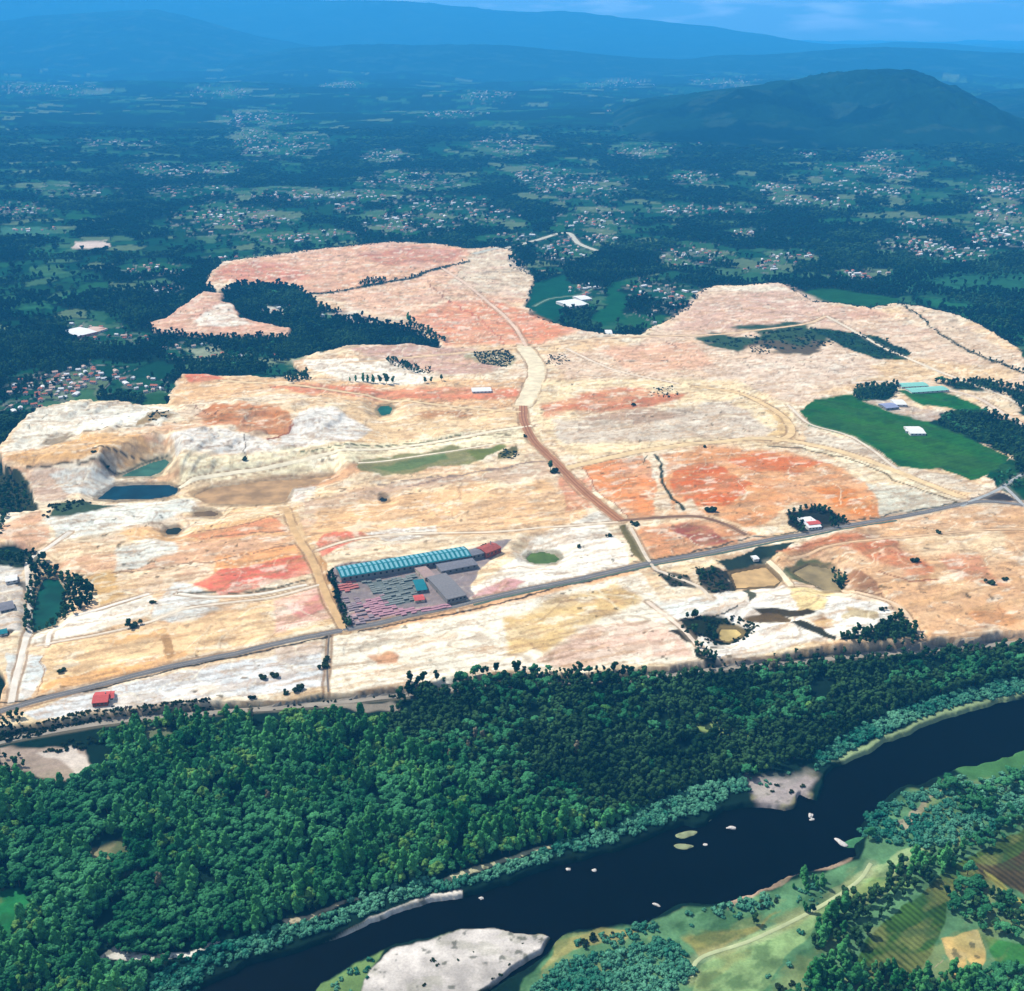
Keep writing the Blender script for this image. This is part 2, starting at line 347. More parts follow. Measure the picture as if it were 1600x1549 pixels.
# clearings in the wood
patch((44,124,70), [(-60,1400),(30,1395),(45,1440),(20,1465),(-60,1475)], 6)
patch((135,130,95), [(130,1315),(200,1300),(200,1325),(150,1345)], 8, 3)
patch((60,130,75), [(110,1340),(200,1320),(215,1345),(130,1370)], 8, 3)
patch((232,228,214), [(150,1505),(178,1482),(190,1498),(240,1500),(300,1488),(345,1470),(350,1474),(300,1496),(240,1508),(180,1512)], 1.5)
patch((215,200,165), [(440,1442),(560,1410),(570,1412),(450,1448)], 1.5)
patch((205,200,160), [(690,1376),(800,1342),(858,1322),(860,1327),(800,1349),(700,1382)], 1.5)
patch((240,230,214), [(425,1500),(480,1482),(540,1455),(620,1425),(725,1388),(728,1396),(620,1434),(500,1474),(430,1502)], 2)
# river north bank
patch((178,166,160), [(1165,1222),(1240,1210),(1262,1200),(1285,1215),(1275,1250),(1250,1244),(1235,1262),(1190,1255)], 14, 2)
patch((150,170,120), [(1285,1195),(1400,1145),(1480,1110),(1600,1080),(1600,1092),(1450,1135),(1320,1192)], 3)
# river south bank
patch((214,206,196), [(575,1520),(610,1490),(690,1466),(770,1460),(860,1470),(840,1495),(790,1530),(740,1560),(560,1560)], 3)
patch((110,140,82), [(470,1600),(500,1545),(560,1505),(600,1490),(575,1520),(560,1560),(560,1600)], 4)
patch((96,140,96), [(880,1470),(1000,1445),(1200,1395),(1340,1350),(1360,1300),(1420,1240),(1800,1140),(1800,1700),(800,1700),(820,1540)], 5)
patch((160,155,95), [(870,1480),(940,1462),(1000,1460),(980,1480),(890,1500),(850,1525)], 5, 2)
patch((178,150,125), [(1130,1402),(1260,1370),(1330,1350),(1300,1372),(1200,1400),(1130,1415)], 5, 2)
patch((140,140,80), [(1070,1460),(1180,1450),(1220,1440),(1110,1490),(1085,1485)], 5, 2)
patch((138,168,110), [(1088,1512),(1160,1470),(1270,1420),(1290,1442),(1230,1500),(1180,1580),(1100,1600),(1080,1560)], 3)
patch((150,172,118), [(1280,1400),(1440,1322),(1452,1332),(1400,1365),(1290,1420)], 3)
patch((120,160,95), [(1290,1425),(1400,1365),(1425,1372),(1330,1430),(1270,1460)], 5, 2)
patch((72,112,48), [(1340,1500),(1380,1450),(1440,1400),(1500,1380),(1470,1450),(1430,1530),(1350,1560)], 3)
patch((85,112,52), [(1440,1400),(1470,1372),(1600,1300),(1700,1280),(1700,1330),(1560,1380),(1500,1395)], 3)
patch((96,84,55), [(1510,1350),(1600,1330),(1700,1350),(1700,1440),(1600,1415)], 4, 2)
patch((190,185,95), [(1540,1368),(1600,1415),(1640,1440),(1610,1432),(1545,1380)], 2)
patch((214,180,110), [(1442,1455),(1518,1455),(1532,1490),(1515,1500),(1490,1490),(1495,1530),(1470,1520)], 2, 2)
patch((62,124,60), [(1535,1470),(1640,1485),(1700,1520),(1560,1515)], 3)
patch((74,122,70), [(1480,1200),(1640,1160),(1640,1200),(1520,1225)], 5)
patch((170,160,130), [(1385,1275),(1440,1258),(1475,1245),(1440,1268),(1400,1285)], 2, 2)

ROADS = [ # name, points, width m, colour, rough label is not needed for the setting
 ('main_road', [(-60,1140),(50,1110),(150,1084),(250,1059),(400,1024),(520,997),(640,972),(740,950),(820,932),(900,915),(1000,893),(1100,872),(1200,853),(1280,838),(1400,816),(1480,801),(1540,793),(1620,800)], 12, (124,120,116)),
 ('lower_road', [(-80,1185),(0,1162),(100,1142),(200,1128),(330,1117),(500,1103),(640,1088),(760,1075),(960,1065),(1060,1056),(1160,1044),(1250,1038),(1340,1028),(1450,1020),(1600,1006),(1720,995)], 10, (165,155,140)),
 ('haul_road', [(817,640),(819,665),(832,695),(856,720),(890,754),(930,792),(968,824)], 19, (184,130,90)),
 ('sand_road', [(818,545),(834,570),(838,592),(828,618),(817,640)], 40, (246,228,190)),
 ('spur_road', [(968,824),(1020,820),(1085,817),(1130,828),(1165,845)], 8, (140,105,78)),
 ('north_road', [(740,400),(795,388),(840,376),(885,365),(905,382),(935,394)], 22, (205,200,180)),
 ('quarry_track', [(560,735),(640,722),(720,712),(800,700)], 5, (250,236,205)),
 ('quarry_track', [(446,798),(466,850),(486,882),(506,930),(540,996)], 11, (222,182,128)),
 ('quarry_track', [(888,740),(940,728),(1020,712),(1100,700),(1200,692),(1290,706),(1400,744),(1500,786)], 15, (242,210,158)),
 ('quarry_track', [(1085,612),(1150,620),(1192,638),(1228,662),(1236,684),(1210,696)], 13, (240,205,150)),
 ('quarry_track', [(280,764),(330,750),(440,735),(560,715),(720,692),(830,674)], 11, (252,238,204)),
 ('quarry_track', [(1290,500),(1380,548),(1480,592),(1600,640),(1700,690)], 10, (244,226,196)),
 ('quarry_track', [(690,422),(745,462),(800,510),(822,545)], 9, (240,206,176)),
 ('quarry_track', [(885,548),(960,585),(1060,608)], 7, (246,224,196)),
 ('quarry_track', [(496,872),(560,852),(660,842),(760,842),(850,835),(965,826)], 6, (246,226,196)),
 ('quarry_track', [(60,1022),(160,1003),(235,985),(300,962),(420,945),(500,925)], 5, (244,226,200)),
 ('quarry_track', [(76,1022),(90,985),(170,960),(235,940)], 6, (250,240,224)),
 ('quarry_track', [(20,1110),(30,1060),(45,1000),(48,940),(46,886),(80,862),(110,840)], 8, (244,232,214)),
 ('quarry_track', [(1240,925),(1300,915),(1330,935),(1400,960),(1440,1012)], 6, (238,206,168)),
 ('quarry_track', [(1235,880),(1300,862),(1400,850),(1520,838),(1620,836)], 5, (236,196,152)),
 ('quarry_track', [(540,575),(800,548),(960,533),(1120,527),(1250,515),(1290,500)], 10, (240,205,160)),
 ('quarry_track', [(985,835),(1018,893),(1040,905),(1090,925),(1110,945)], 6, (232,215,190)),
 ('quarry_track', [(1200,880),(1226,905),(1235,925)], 8, (244,226,190)),
 ('quarry_track', [(1230,640),(1265,668),(1330,690),(1400,740)], 6, (240,225,200)),
 ('quarry_track', [(480,925),(400,940),(330,945),(280,940)], 6, (245,235,215)),
 ('quarry_track', [(345,600),(500,615),(700,640),(820,650)], 7, (244,214,165)),
 ('quarry_track', [(1012,948),(1062,990),(1104,1036)], 6, (244,224,200)),
 ('farm_lane', [(1500,800),(1545,780),(1567,768),(1600,745),(1640,740)], 7, (175,178,175)),
 ('farm_lane', [(1567,768),(1600,800)], 7, (185,185,182)),
 ('farm_lane', [(1330,606),(1400,604),(1460,612),(1530,630),(1580,660),(1600,672)], 10, (236,214,188)),
 ('farm_lane', [(835,480),(860,468),(905,462),(930,450)], 6, (120,150,125)),
 ('farm_lane', [(1080,1530),(1095,1500),(1180,1470),(1280,1420),(1340,1380),(1360,1352)], 4, (190,200,150)),
 ('ditch_path', [(515,1000),(512,1050),(514,1095)], 2.5, (120,110,100)),
]
DARKLINES = [ # gullies and hedged ditches: (points, width px, colour)
 ([(485,464),(520,462),(580,450),(640,440),(690,422),(735,412)], 3.0, (52,62,44)),
 ([(1408,480),(1436,500),(1470,530),(1500,548),(1550,572),(1600,592)], 2.6, (70,72,50)),
 ([(1022,722),(1032,740),(1038,765),(1050,790),(1070,808)], 4.5, (50,58,42)),
 ([(1200,702),(1250,706),(1320,722),(1400,758),(1440,775),(1500,797)], 1.8, (110,92,62)),
 ([(0,1112),(150,1090),(250,1065),(400,1032),(515,1005)], 2.8, (52,50,44)),
 ([(560,996),(660,975),(770,957),(860,932),(1000,900)], 2.4, (64,54,46)),
 ([(1010,886),(1100,866),(1200,847),(1280,832),(1400,810),(1490,794)], 1.8, (70,72,64)),
 ([(520,898),(570,890),(620,882)], 1.2, (90,78,60)),
 ([(700,475),(745,500),(790,540)], 1.2, (190,110,80)),
 ([(670,452),(710,480)], 1.5, (150,105,80)),
 ([(640,766),(760,742),(860,728)], 1.6, (150,125,110)),
 ([(470,722),(560,708),(640,700),(720,690)], 1.2, (110,112,80)),
 ([(1155,622),(1200,640),(1235,665)], 2.0, (150,125,95)),
 ([(280,940),(360,938),(430,932),(485,918)], 1.5, (92,86,66)),
 ([(150,735),(262,716)], 1.2, (90,80,60)),
 ([(1060,978),(1110,972),(1150,958)], 2.0, (50,48,34)),
 ([(46,748),(130,746),(190,741),(250,716)], 1.6, (90,76,52)), ([(128,700),(190,692),(240,690)], 1.4, (120,100,72)),
 ([(300,842),(380,828),(442,812)], 1.3, (150,110,82)), ([(330,852),(400,845),(450,838)], 1.2, (140,110,86)), ([(180,905),(330,890),(470,862)], 1.4, (150,116,88)),
 ([(905,736),(945,786),(985,822)], 1.3, (150,96,66)), ([(985,790),(1030,786)], 1.1, (160,96,66)), ([(1010,724),(1000,735)], 1, (90,90,70)),
 ([(70,1034),(68,1060),(64,1098)], 1.6, (170,130,92)), ([(300,640),(330,668),(345,660)], 1.2, (130,84,54)), ([(384,700),(388,730)], 1.2, (110,96,80)),
 ([(460,682),(440,702),(420,705)], 2.4, (150,84,52)), ([(640,705),(760,690),(800,688)], 1.2, (130,116,84)), ([(590,762),(700,752),(800,738)], 1.1, (150,130,112)),
 ([(1215,872),(1300,853),(1360,850)], 1.4, (160,104,70)), ([(1370,905),(1420,922),(1460,920)], 1.6, (150,96,66)), ([(1300,852),(1380,872),(1450,900)], 1.3, (190,110,76)),
 ([(1330,935),(1375,945),(1392,968)], 1.6, (130,94,66)), ([(1040,540),(1062,552)], 1.2, (150,110,86)), ([(1240,462),(1290,500)], 1.0, (180,150,124)),
 ([(1090,460),(1160,470),(1240,462)], 1.0, (190,160,132)), ([(560,404),(640,398),(720,404)], 1.0, (190,130,100)),
 ([(755,430),(860,424)], 1.0, (170,150,128)),
 ([(1470,1500),(1436,1530)], 1.0, (170,150,128)),
]
WOODS = [ # dense woods: outline, spacing m, species weights (round, tall, dark, shrub), scale
 ('band', [(365,482),(370,458),(400,449),(450,450),(480,466),(500,482),(545,496),(600,507),(650,512),(700,540),(640,543),(560,536),(530,546),(480,560),(440,576),(400,586),(300,583),(282,560),(290,535),(440,536),(462,520),(402,505),(378,495)], 9, (0,0,1,.2), 1.1),
]

# ================================================================ materials
MATS = {}
def new_mat(name):
    m = bpy.data.materials.new(name); m.use_nodes = True; m.node_tree.nodes.clear(); MATS[name] = m
    return m, m.node_tree.nodes, m.node_tree.links
def plain(name, c, rough=.9, spec=.1, vary=.12, scale=.3, metal=0.0):
    m, N, K = new_mat(name)
    o = N.new('ShaderNodeOutputMaterial'); b = N.new('ShaderNodeBsdfPrincipled')
    b.inputs['Roughness'].default_value = rough; b.inputs['Specular IOR Level'].default_value = spec; b.inputs['Metallic'].default_value = metal
    g = N.new('ShaderNodeNewGeometry'); n = N.new('ShaderNodeTexNoise'); n.inputs['Scale'].default_value = scale; n.inputs['Detail'].default_value = 4
    r = N.new('ShaderNodeMapRange'); r.inputs[3].default_value = 1-vary*1.6; r.inputs[4].default_value = 1+vary*1.2
    x = N.new('ShaderNodeVectorMath'); x.operation = 'SCALE'; x.inputs[0].default_value = tuple(alb(c))
    K.new(g.outputs['Position'], n.inputs['Vector']); K.new(n.outputs[0], r.inputs[0]); K.new(r.outputs[0], x.inputs['Scale'])
    K.new(x.outputs[0], b.inputs['Base Color']); K.new(b.outputs[0], o.inputs[0])
    return m
def leafy(name, a, b_, scale=.012, spread=.55):
    """foliage: a and b_ are the two leaf greens of the species; each tree has its own tone; stands vary and lit clumps are painted lighter"""
    m, N, K = new_mat(name)
    o = N.new('ShaderNodeOutputMaterial'); d = N.new('ShaderNodeBsdfDiffuse')
    oi = N.new('ShaderNodeObjectInfo'); n = N.new('ShaderNodeTexNoise'); n.inputs['Scale'].default_value = scale; n.inputs['Detail'].default_value = 3
    K.new(oi.outputs['Location'], n.inputs['Vector'])
    ad = N.new('ShaderNodeMath'); ad.operation = 'MULTIPLY_ADD'; ad.inputs[1].default_value = spread; ad.inputs[2].default_value = -spread/2
    K.new(oi.outputs['Random'], ad.inputs[0])
    st = N.new('ShaderNodeMapRange'); st.inputs[1].default_value = .32; st.inputs[2].default_value = .68
    K.new(n.outputs[0], st.inputs[0])  # noise over the land also paints lit clumps in the lighter green
    s = N.new('ShaderNodeMath'); s.operation = 'ADD'; s.use_clamp = True
    K.new(ad.outputs[0], s.inputs[0]); K.new(st.outputs[0], s.inputs[1])
    mx = N.new('ShaderNodeMixRGB'); mx.inputs[1].default_value = (*alb(a), 1); mx.inputs[2].default_value = (*alb(b_), 1)
    K.new(s.outputs[0], mx.inputs[0])
    g = N.new('ShaderNodeTexCoord'); n2 = N.new('ShaderNodeTexNoise'); n2.inputs['Scale'].default_value = .9; n2.inputs['Detail'].default_value = 3
    K.new(g.outputs['Object'], n2.inputs['Vector'])
    r = N.new('ShaderNodeMapRange'); r.inputs[1].default_value = .3; r.inputs[2].default_value = .7; r.inputs[3].default_value = .55; r.inputs[4].default_value = 1.5
    K.new(n2.outputs[0], r.inputs[0])
    x = N.new('ShaderNodeVectorMath'); x.operation = 'SCALE'; K.new(mx.outputs[0], x.inputs[0]); K.new(r.outputs[0], x.inputs['Scale'])
    K.new(x.outputs[0], d.inputs[0]); K.new(d.outputs[0], o.inputs[0])
    return m
def ground_mat():
    m, N, K = new_mat('ground_soil')
    o = N.new('ShaderNodeOutputMaterial'); d = N.new('ShaderNodeBsdfDiffuse')
    a = N.new('ShaderNodeAttribute'); a.attribute_name = 'soil'
    g = N.new('ShaderNodeNewGeometry')
    prev = a.outputs['Color']
    for sc_, lo, hi in ((.02, .84, 1.14), (.11, .86, 1.12), (.45, .86, 1.12)):
        n = N.new('ShaderNodeTexNoise'); n.inputs['Scale'].default_value = sc_; n.inputs['Detail'].default_value = 5
        K.new(g.outputs['Position'], n.inputs['Vector'])
        r = N.new('ShaderNodeMapRange'); r.inputs[1].default_value = .3; r.inputs[2].default_value = .7; r.inputs[3].default_value = lo; r.inputs[4].default_value = hi
        K.new(n.outputs[0], r.inputs[0])
        x = N.new('ShaderNodeVectorMath'); x.operation = 'SCALE'; K.new(prev, x.inputs[0]); K.new(r.outputs[0], x.inputs['Scale']); prev = x.outputs[0]
    K.new(prev, d.inputs[0])
    n = N.new('ShaderNodeTexNoise'); n.inputs['Scale'].default_value = .12; n.inputs['Detail'].default_value = 7
    K.new(g.outputs['Position'], n.inputs['Vector'])
    bp = N.new('ShaderNodeBump'); bp.inputs['Strength'].default_value = .35; bp.inputs['Distance'].default_value = 1.5
    K.new(n.outputs[0], bp.inputs['Height']); K.new(bp.outputs[0], d.inputs['Normal'])
    K.new(d.outputs[0], o.inputs[0]); return m
def water(name, c, rough, spec):
    m, N, K = new_mat(name)
    o = N.new('ShaderNodeOutputMaterial'); b = N.new('ShaderNodeBsdfPrincipled')
    cc = np.clip(srgb(c)/KEXP, .0005, .8); g0 = N.new('ShaderNodeNewGeometry'); n0 = N.new('ShaderNodeTexNoise'); n0.inputs['Scale'].default_value = .035; n0.inputs['Detail'].default_value = 5
    x0 = N.new('ShaderNodeMixRGB'); x0.inputs[1].default_value = (*cc*.75, 1); x0.inputs[2].default_value = (*cc*1.35, 1)
    m0 = N.new('ShaderNodeMapRange'); m0.inputs[1].default_value = .35; m0.inputs[2].default_value = .65
    K.new(g0.outputs['Position'], n0.inputs['Vector']); K.new(n0.outputs[0], m0.inputs[0]); K.new(m0.outputs[0], x0.inputs[0]); K.new(x0.outputs[0], b.inputs['Base Color'])
    b.inputs['Roughness'].default_value = rough; b.inputs['Specular IOR Level'].default_value = spec; b.inputs['IOR'].default_value = 1.33
    g = N.new('ShaderNodeNewGeometry'); n = N.new('ShaderNodeTexNoise'); n.inputs['Scale'].default_value = .25; n.inputs['Detail'].default_value = 4
    bp = N.new('ShaderNodeBump'); bp.inputs['Strength'].default_value = .15; bp.inputs['Distance'].default_value = .3
    K.new(g.outputs['Position'], n.inputs['Vector']); K.new(n.outputs[0], bp.inputs['Height']); K.new(bp.outputs[0], b.inputs['Normal'])
    K.new(b.outputs[0], o.inputs[0]); return m
GM = ground_mat()

# ================================================================ the ground
us = np.arange(-270, 1872, 1.9)
v_near = np.arange(1650, 300, -1.9); v_mid = np.arange(300, 130, -1.25)
_, y130 = gp(CU, 130.0)
d_far = []
d = float(y130)
while d < 62000: d *= 1.022; d_far.append(d)
v_far = pp(np.zeros(len(d_far)), np.array(d_far))[1]
vs_rows = np.concatenate([v_near, v_mid, v_far])
U, V = np.meshgrid(us, vs_rows)
X, Y = gp(U, V)
NR, NC = U.shape
X32 = X.ravel(); Y32 = Y.ravel(); Uf = U.ravel(); Vf = V.ravel()

def warp(k, amp, sc_):
    wx = (fbm(X32, Y32, sc_, oct=4, seed=40+k)-.5)*2*amp; wy = (fbm(X32, Y32, sc_, oct=4, seed=50+k)-.5)*2*amp*1.3
    far = np.clip(Y32/1500, 1, 4)
    return pp(X32+wx*far, Y32+wy*far)
WARP = {1.0: warp(1, 7, 40), 2: warp(2, 22, 70), 3: warp(3, 42, 110)}
def bbox_idx(u, v, P, pad):
    P = np.asarray(P, float)
    return np.nonzero((u > P[:,0].min()-pad) & (u < P[:,0].max()+pad) & (v > P[:,1].min()-pad) & (v < P[:,1].max()+pad))[0]
def mask_of(P, soft, jit=1.0, inset=0.0):
    u, v = WARP[jit] if jit else (Uf, Vf)
    i = bbox_idx(u, v, P, soft+4)
    sd_ = poly_sd(u[i], v[i], P)
    return i, sstep(soft*.5, -soft*.5, sd_+inset)

mine = np.zeros(len(Uf))
for P in (MINE, NW):
    i, w = mask_of(P, 3.0, 1.0); mine[i] = np.maximum(mine[i], w)

# ---- heights
n_big = fbm(X32, Y32, 260, oct=4, seed=3); n_mid = fbm(X32, Y32, 70, oct=5, seed=4)
tl = n_big*9; tf = tl-np.floor(tl); bench = np.floor(tl)+sstep(.38, .62, tf)
Zlow = n_big*6.0
west = sstep(620, 480, Uf)*sstep(770, 730, Vf)*sstep(620, 650, Vf)
east = sstep(1150, 1300, Uf)*sstep(830, 860, Vf)
n_fine = 1-2*np.abs(fbm(X32, Y32, 30, oct=4, seed=6)-.5)
Zm = mine*(bench*1.3 + n_mid*3.0 + n_fine*(1.2+1.6*west+.8*east) + .6*(1-2*np.abs(fbm(X32, Y32, 16, 34, oct=3, seed=7, rot=.5)-.5))*1.6*sstep(.45,.6,n_big) + west*(bench*3.6+n_mid*7) + east*(n_mid*5))
roll = sstep(4300, 7500, Y32)
Z = 1.2 + Zlow*.4 + Zm + (1-mine)*n_mid*2.0
Z = Z + roll*(fbm(X32, Y32, 1700, oct=5, seed=9)-.35)*190*np.clip(Y32/12000, .5, 1.6)
Zbase = 1.2 + Zlow*.4 + mine*bench*.8
# roads run on graded strips
roadmask = np.zeros(len(Uf))
for nm, pts, w, c in ROADS:
    P = smooth_line(pts); xs, ys = gp(P[:,0], P[:,1])
    i = bbox_idx(Uf, Vf, P, 60); i = i[(X32[i] > xs.min()-60) & (X32[i] < xs.max()+60)]
    dd = line_d(X32[i], Y32[i], list(zip(xs, ys)))
    far = np.clip(Y32[i]/1400, 1, 3)
    roadmask[i] = np.maximum(roadmask[i], sstep(w*.5+9*far, w*.5+2*far, dd))
yard = [(500,880),(745,855),(800,845),(830,870),(760,960),(545,1000)]
i, w = mask_of(yard, 6, 0); roadmask[i] = np.maximum(roadmask[i], w)
k = 1.2+Zlow*.4
rm = roadmask*(Y32 < 4800)
Z = Z*(1-rm) + (k+mine*(2.6+tl*1.3-.6+west*(tl*3.6+2.5)+east*2.2))*rm
# water beds
i, w = mask_of(RIVER, 4, 1.0); rv = np.zeros(len(Uf)); rv[i] = w
Z = Z*(1-rv) - 4.0*rv
for key, lst in PONDS.items():
    for P, c, lab in lst:
        i, w = mask_of(P, 2.5, 0, 0.6); Z[i] = Z[i]*(1-w) + (-2.0)*w
        i, w = mask_of(P, 26, 0, -12); keep = Z[i] > 1.6
        Z[i] = np.where(keep, Z[i]*(1-w)+1.6*w, Z[i])
Zg = Z.reshape(NR, NC)
rows_i = np.arange(NR)
def hgt(x, y):
    u, v = pp(np.asarray(x, float), np.asarray(y, float))
    r = np.interp(-v, -vs_rows, rows_i); c = np.clip((u-us[0])/1.9, 0, NC-1.001); r = np.clip(r, 0, NR-1.001)
    r0 = np.floor(r).astype(int); c0 = np.floor(c).astype(int); fr = r-r0; fc = c-c0
    return (Zg[r0,c0]*(1-fr)+Zg[r0+1,c0]*fr)*(1-fc) + (Zg[r0,c0+1]*(1-fr)+Zg[r0+1,c0+1]*fr)*fc

# ---- land cover colours (what the soil and plants are, plus the painted ramp shadow)
def mixc(C, i, w, c):
    C[i] = C[i]*(1-w[:,None]) + np.asarray(c)[None,:]*w[:,None]
C = np.zeros((len(Uf), 3)); C[:] = srgb((16,42,34))
allw = np.arange(len(Uf))
nA = fbm(X32, Y32, 420, 260, oct=4, seed=21); nB = fbm(X32, Y32, 60, oct=3, seed=22)
C *= (.75+.5*nB)[:,None]
# fields north of the quarry: plots bounded by hedges
VILL = [(20,103,30,4,10),(75,147,60,6,26),(205,103,50,4,16),(235,49,15,2,8),(485,72,60,5,18),(345,153,40,4,14),(535,140,25,5,16),(400,188,45,8,30),(395,225,22,16,46),
 (455,232,45,12,50),(600,246,30,8,34),(262,265,50,8,40),(340,265,30,6,20),(190,230,50,6,20),(700,183,40,6,22),(790,112,30,6,14),(960,133,40,6,20),(790,232,40,12,36),
 (760,160,30,5,14),(640,285,60,12,44),(470,308,70,8,56),(540,325,22,6,18),(640,350,60,14,60),(700,322,60,10,36),(350,345,60,18,66),(430,345,30,6,16),(25,330,40,8,26),
 (60,362,40,4,8),(980,178,25,8,24),(1000,203,28,6,22),(1050,220,40,5,28),(1140,229,60,5,40),(1130,133,40,5,16),(1260,247,14,3,10),(1375,250,25,8,26),(1340,268,50,6,26),
 (1400,275,30,8,22),(1380,302,40,6,20),(1215,298,30,8,24),(1240,318,34,8,20),(1305,322,24,8,16),(905,292,60,16,58),(845,272,40,10,30),(1010,243,40,7,22),(1080,280,30,8,20),
 (1075,330,45,6,26),(930,345,44,12,36),(880,395,36,14,34),(935,372,22,8,16),(1085,402,44,12,34),(1165,365,24,5,10),(1232,405,34,8,20),(1190,420,26,6,12),(1425,385,44,10,36),
 (1485,400,50,10,36),(1345,432,34,6,18),(1560,300,45,14,50),(1560,335,36,10,26),(1570,372,50,18,60),(915,456,22,8,12),(1012,452,34,10,18),(1060,470,30,14,20),(1030,500,40,10,8),
 (455,375,44,6,22),(380,407,50,5,24),(520,368,30,5,14),(240,425,44,7,16),(262,456,22,8,12),(185,531,50,6,9),(75,612,50,18,62),(140,592,56,16,54),
 (232,606,30,10,16),(430,483,26,6,7),(290,545,26,8,8),(345,560,60,5,9),(520,496,24,6,6),(150,515,30,7,7),(20,640,22,8,8),(1520,672,36,8,8),(1560,712,30,10,8),(1500,625,30,6,4),
 (1440,352,30,8,12),(1300,290,30,8,10),(1150,330,40,6,14),(760,340,40,8,20),(800,372,30,5,8),(580,310,50,8,20),(300,300,60,8,10),(120,300,50,8,6)]
north = sstep(660, 640, Vf)*(1-mine)
near_v = np.zeros(len(Uf))
for (cu, cv, ru, rv_, n) in VILL:
    i = np.nonzero((np.abs(Uf-cu) < ru*2.2) & (np.abs(Vf-cv) < rv_*2.6))[0]
    q = ((Uf[i]-cu)/(ru*1.7))**2+((Vf[i]-cv)/(rv_*2.0))**2
    near_v[i] = np.maximum(near_v[i], np.clip(1-q, 0, 1))
cell = 105.0*np.clip(Y32/5000, 1, 2.6)
cell = np.where(Y32 < 5000, 105.0, np.where(Y32 < 8000, 150.0, np.where(Y32 < 14000, 230.0, 420.0)))
gx = (X32*.94+Y32*.34)/cell; gy = (Y32*.94-X32*.34)/(cell*1.25)
gx = gx+(nB-.5)*.5; gy = gy+(fbm(X32, Y32, 80, oct=2, seed=23)-.5)*.5
best = np.full(len(Uf), 9.0, np.float32); second = best.copy(); cid = np.zeros(len(Uf), np.float32); cid2 = cid.copy()
fx0, fy0 = np.floor(gx), np.floor(gy)
for dx in (-1,0,1):
    for dy in (-1,0,1):
        px_ = fx0+dx; py_ = fy0+dy
        jx = _hash(px_, py_, 301)*.8+.1; jy = _hash(px_, py_, 302)*.8+.1
        dd = ((px_+jx-gx)**2+(py_+jy-gy)**2).astype(np.float32)
        h1 = _hash(px_, py_, 303); h2 = _hash(px_, py_, 304)
        nb = dd < best
        second = np.where(nb, best, np.minimum(second, dd)); cid = np.where(nb, h1, cid); cid2 = np.where(nb, h2, cid2); best = np.where(nb, dd, best)
hedge = sstep(.03, .10, np.sqrt(second)-np.sqrt(best))
openness = sstep(.50, .66, nA + near_v*.22 + sstep(1100, 1500, Uf)*sstep(470, 350, Vf)*.05)
openness = np.maximum(openness, near_v*.8)
isf = (cid < openness*.95).astype(float)*north*hedge
fc = np.array([srgb(c) for c in ((30,82,60),(44,100,70),(66,118,80),(34,92,66),(90,132,92),(50,110,66),(120,145,105),(38,86,58))])
fieldc = fc[np.clip((cid2*8).astype(int), 0, 7)]
OPEN_FIELD = isf.copy()
C = C*(1-isf[:,None])+fieldc*.62*isf[:,None]
lane = sstep(.030, .012, np.sqrt(second)-np.sqrt(best))*sstep(.05, .3, near_v)*north
C = C*(1-lane[:,None]*.7)+srgb((150,150,140))[None,:]*lane[:,None]*.7
# bare light patches in the villages (yards, lanes, roofs of barns seen from far)
yards = sstep(.66, .70, fbm(X32, Y32, 34, oct=3, seed=25))*sstep(.15, .6, near_v)*north
C = C*(1-yards[:,None]*.4)+srgb((150,150,140))[None,:]*yards[:,None]*.4
for P, c, s_, j in [([(118,380),(165,378),(170,388),(116,390)], (225,205,190), 3, 1.0), ([(0,356),(60,356),(98,364),(60,370),(0,370)], (72,120,95), 4, 1.0),
    ([(45,388),(110,388),(100,402),(50,402)], (40,92,62), 4, 2), ([(40,420),(100,416),(95,432),(40,430)], (70,112,72), 4, 2), ([(0,480),(40,468),(100,470),(80,485),(0,490)], (48,100,66), 4, 2),
    ([(90,460),(150,460),(130,472),(95,472)], (50,105,70), 4, 2), ([(1040,182),(1180,176),(1215,184),(1150,190),(1050,190)], (60,130,90), 4, 2),
    ([(1245,457),(1300,452),(1400,468),(1402,478),(1340,482),(1275,473)], (34,84,44), 2, 1.0),
    ([(835,445),(880,430),(905,460),(880,490),(860,508),(832,494),(824,480)], (24,82,58), 3, 1.0), ([(960,440),(985,440),(975,500),(940,515),(925,500)], (26,84,52), 6, 2),
    ([(170,490),(240,470),(300,462),(280,475),(200,500),(175,510)], (34,78,50), 5, 2), ([(120,610),(150,612),(145,640),(110,640)], (70,110,70), 3, 1.0), ([(230,618),(262,616),(256,638),(222,636)], (44,84,46), 3, 1.0),
    ([(1440,470),(1500,474),(1600,520),(1640,560),(1560,520),(1490,490)], (40,98,62), 4, 2), ([(1400,400),(1640,420),(1640,510),(1480,470),(1380,450)], (44,98,70), 14, 2)]:
    i, w = mask_of(P, s_, j); mixc(C, i, w, srgb(c)*(.9+.2*random.random()))
mixc(C, allw, mine, srgb((246,222,184)))
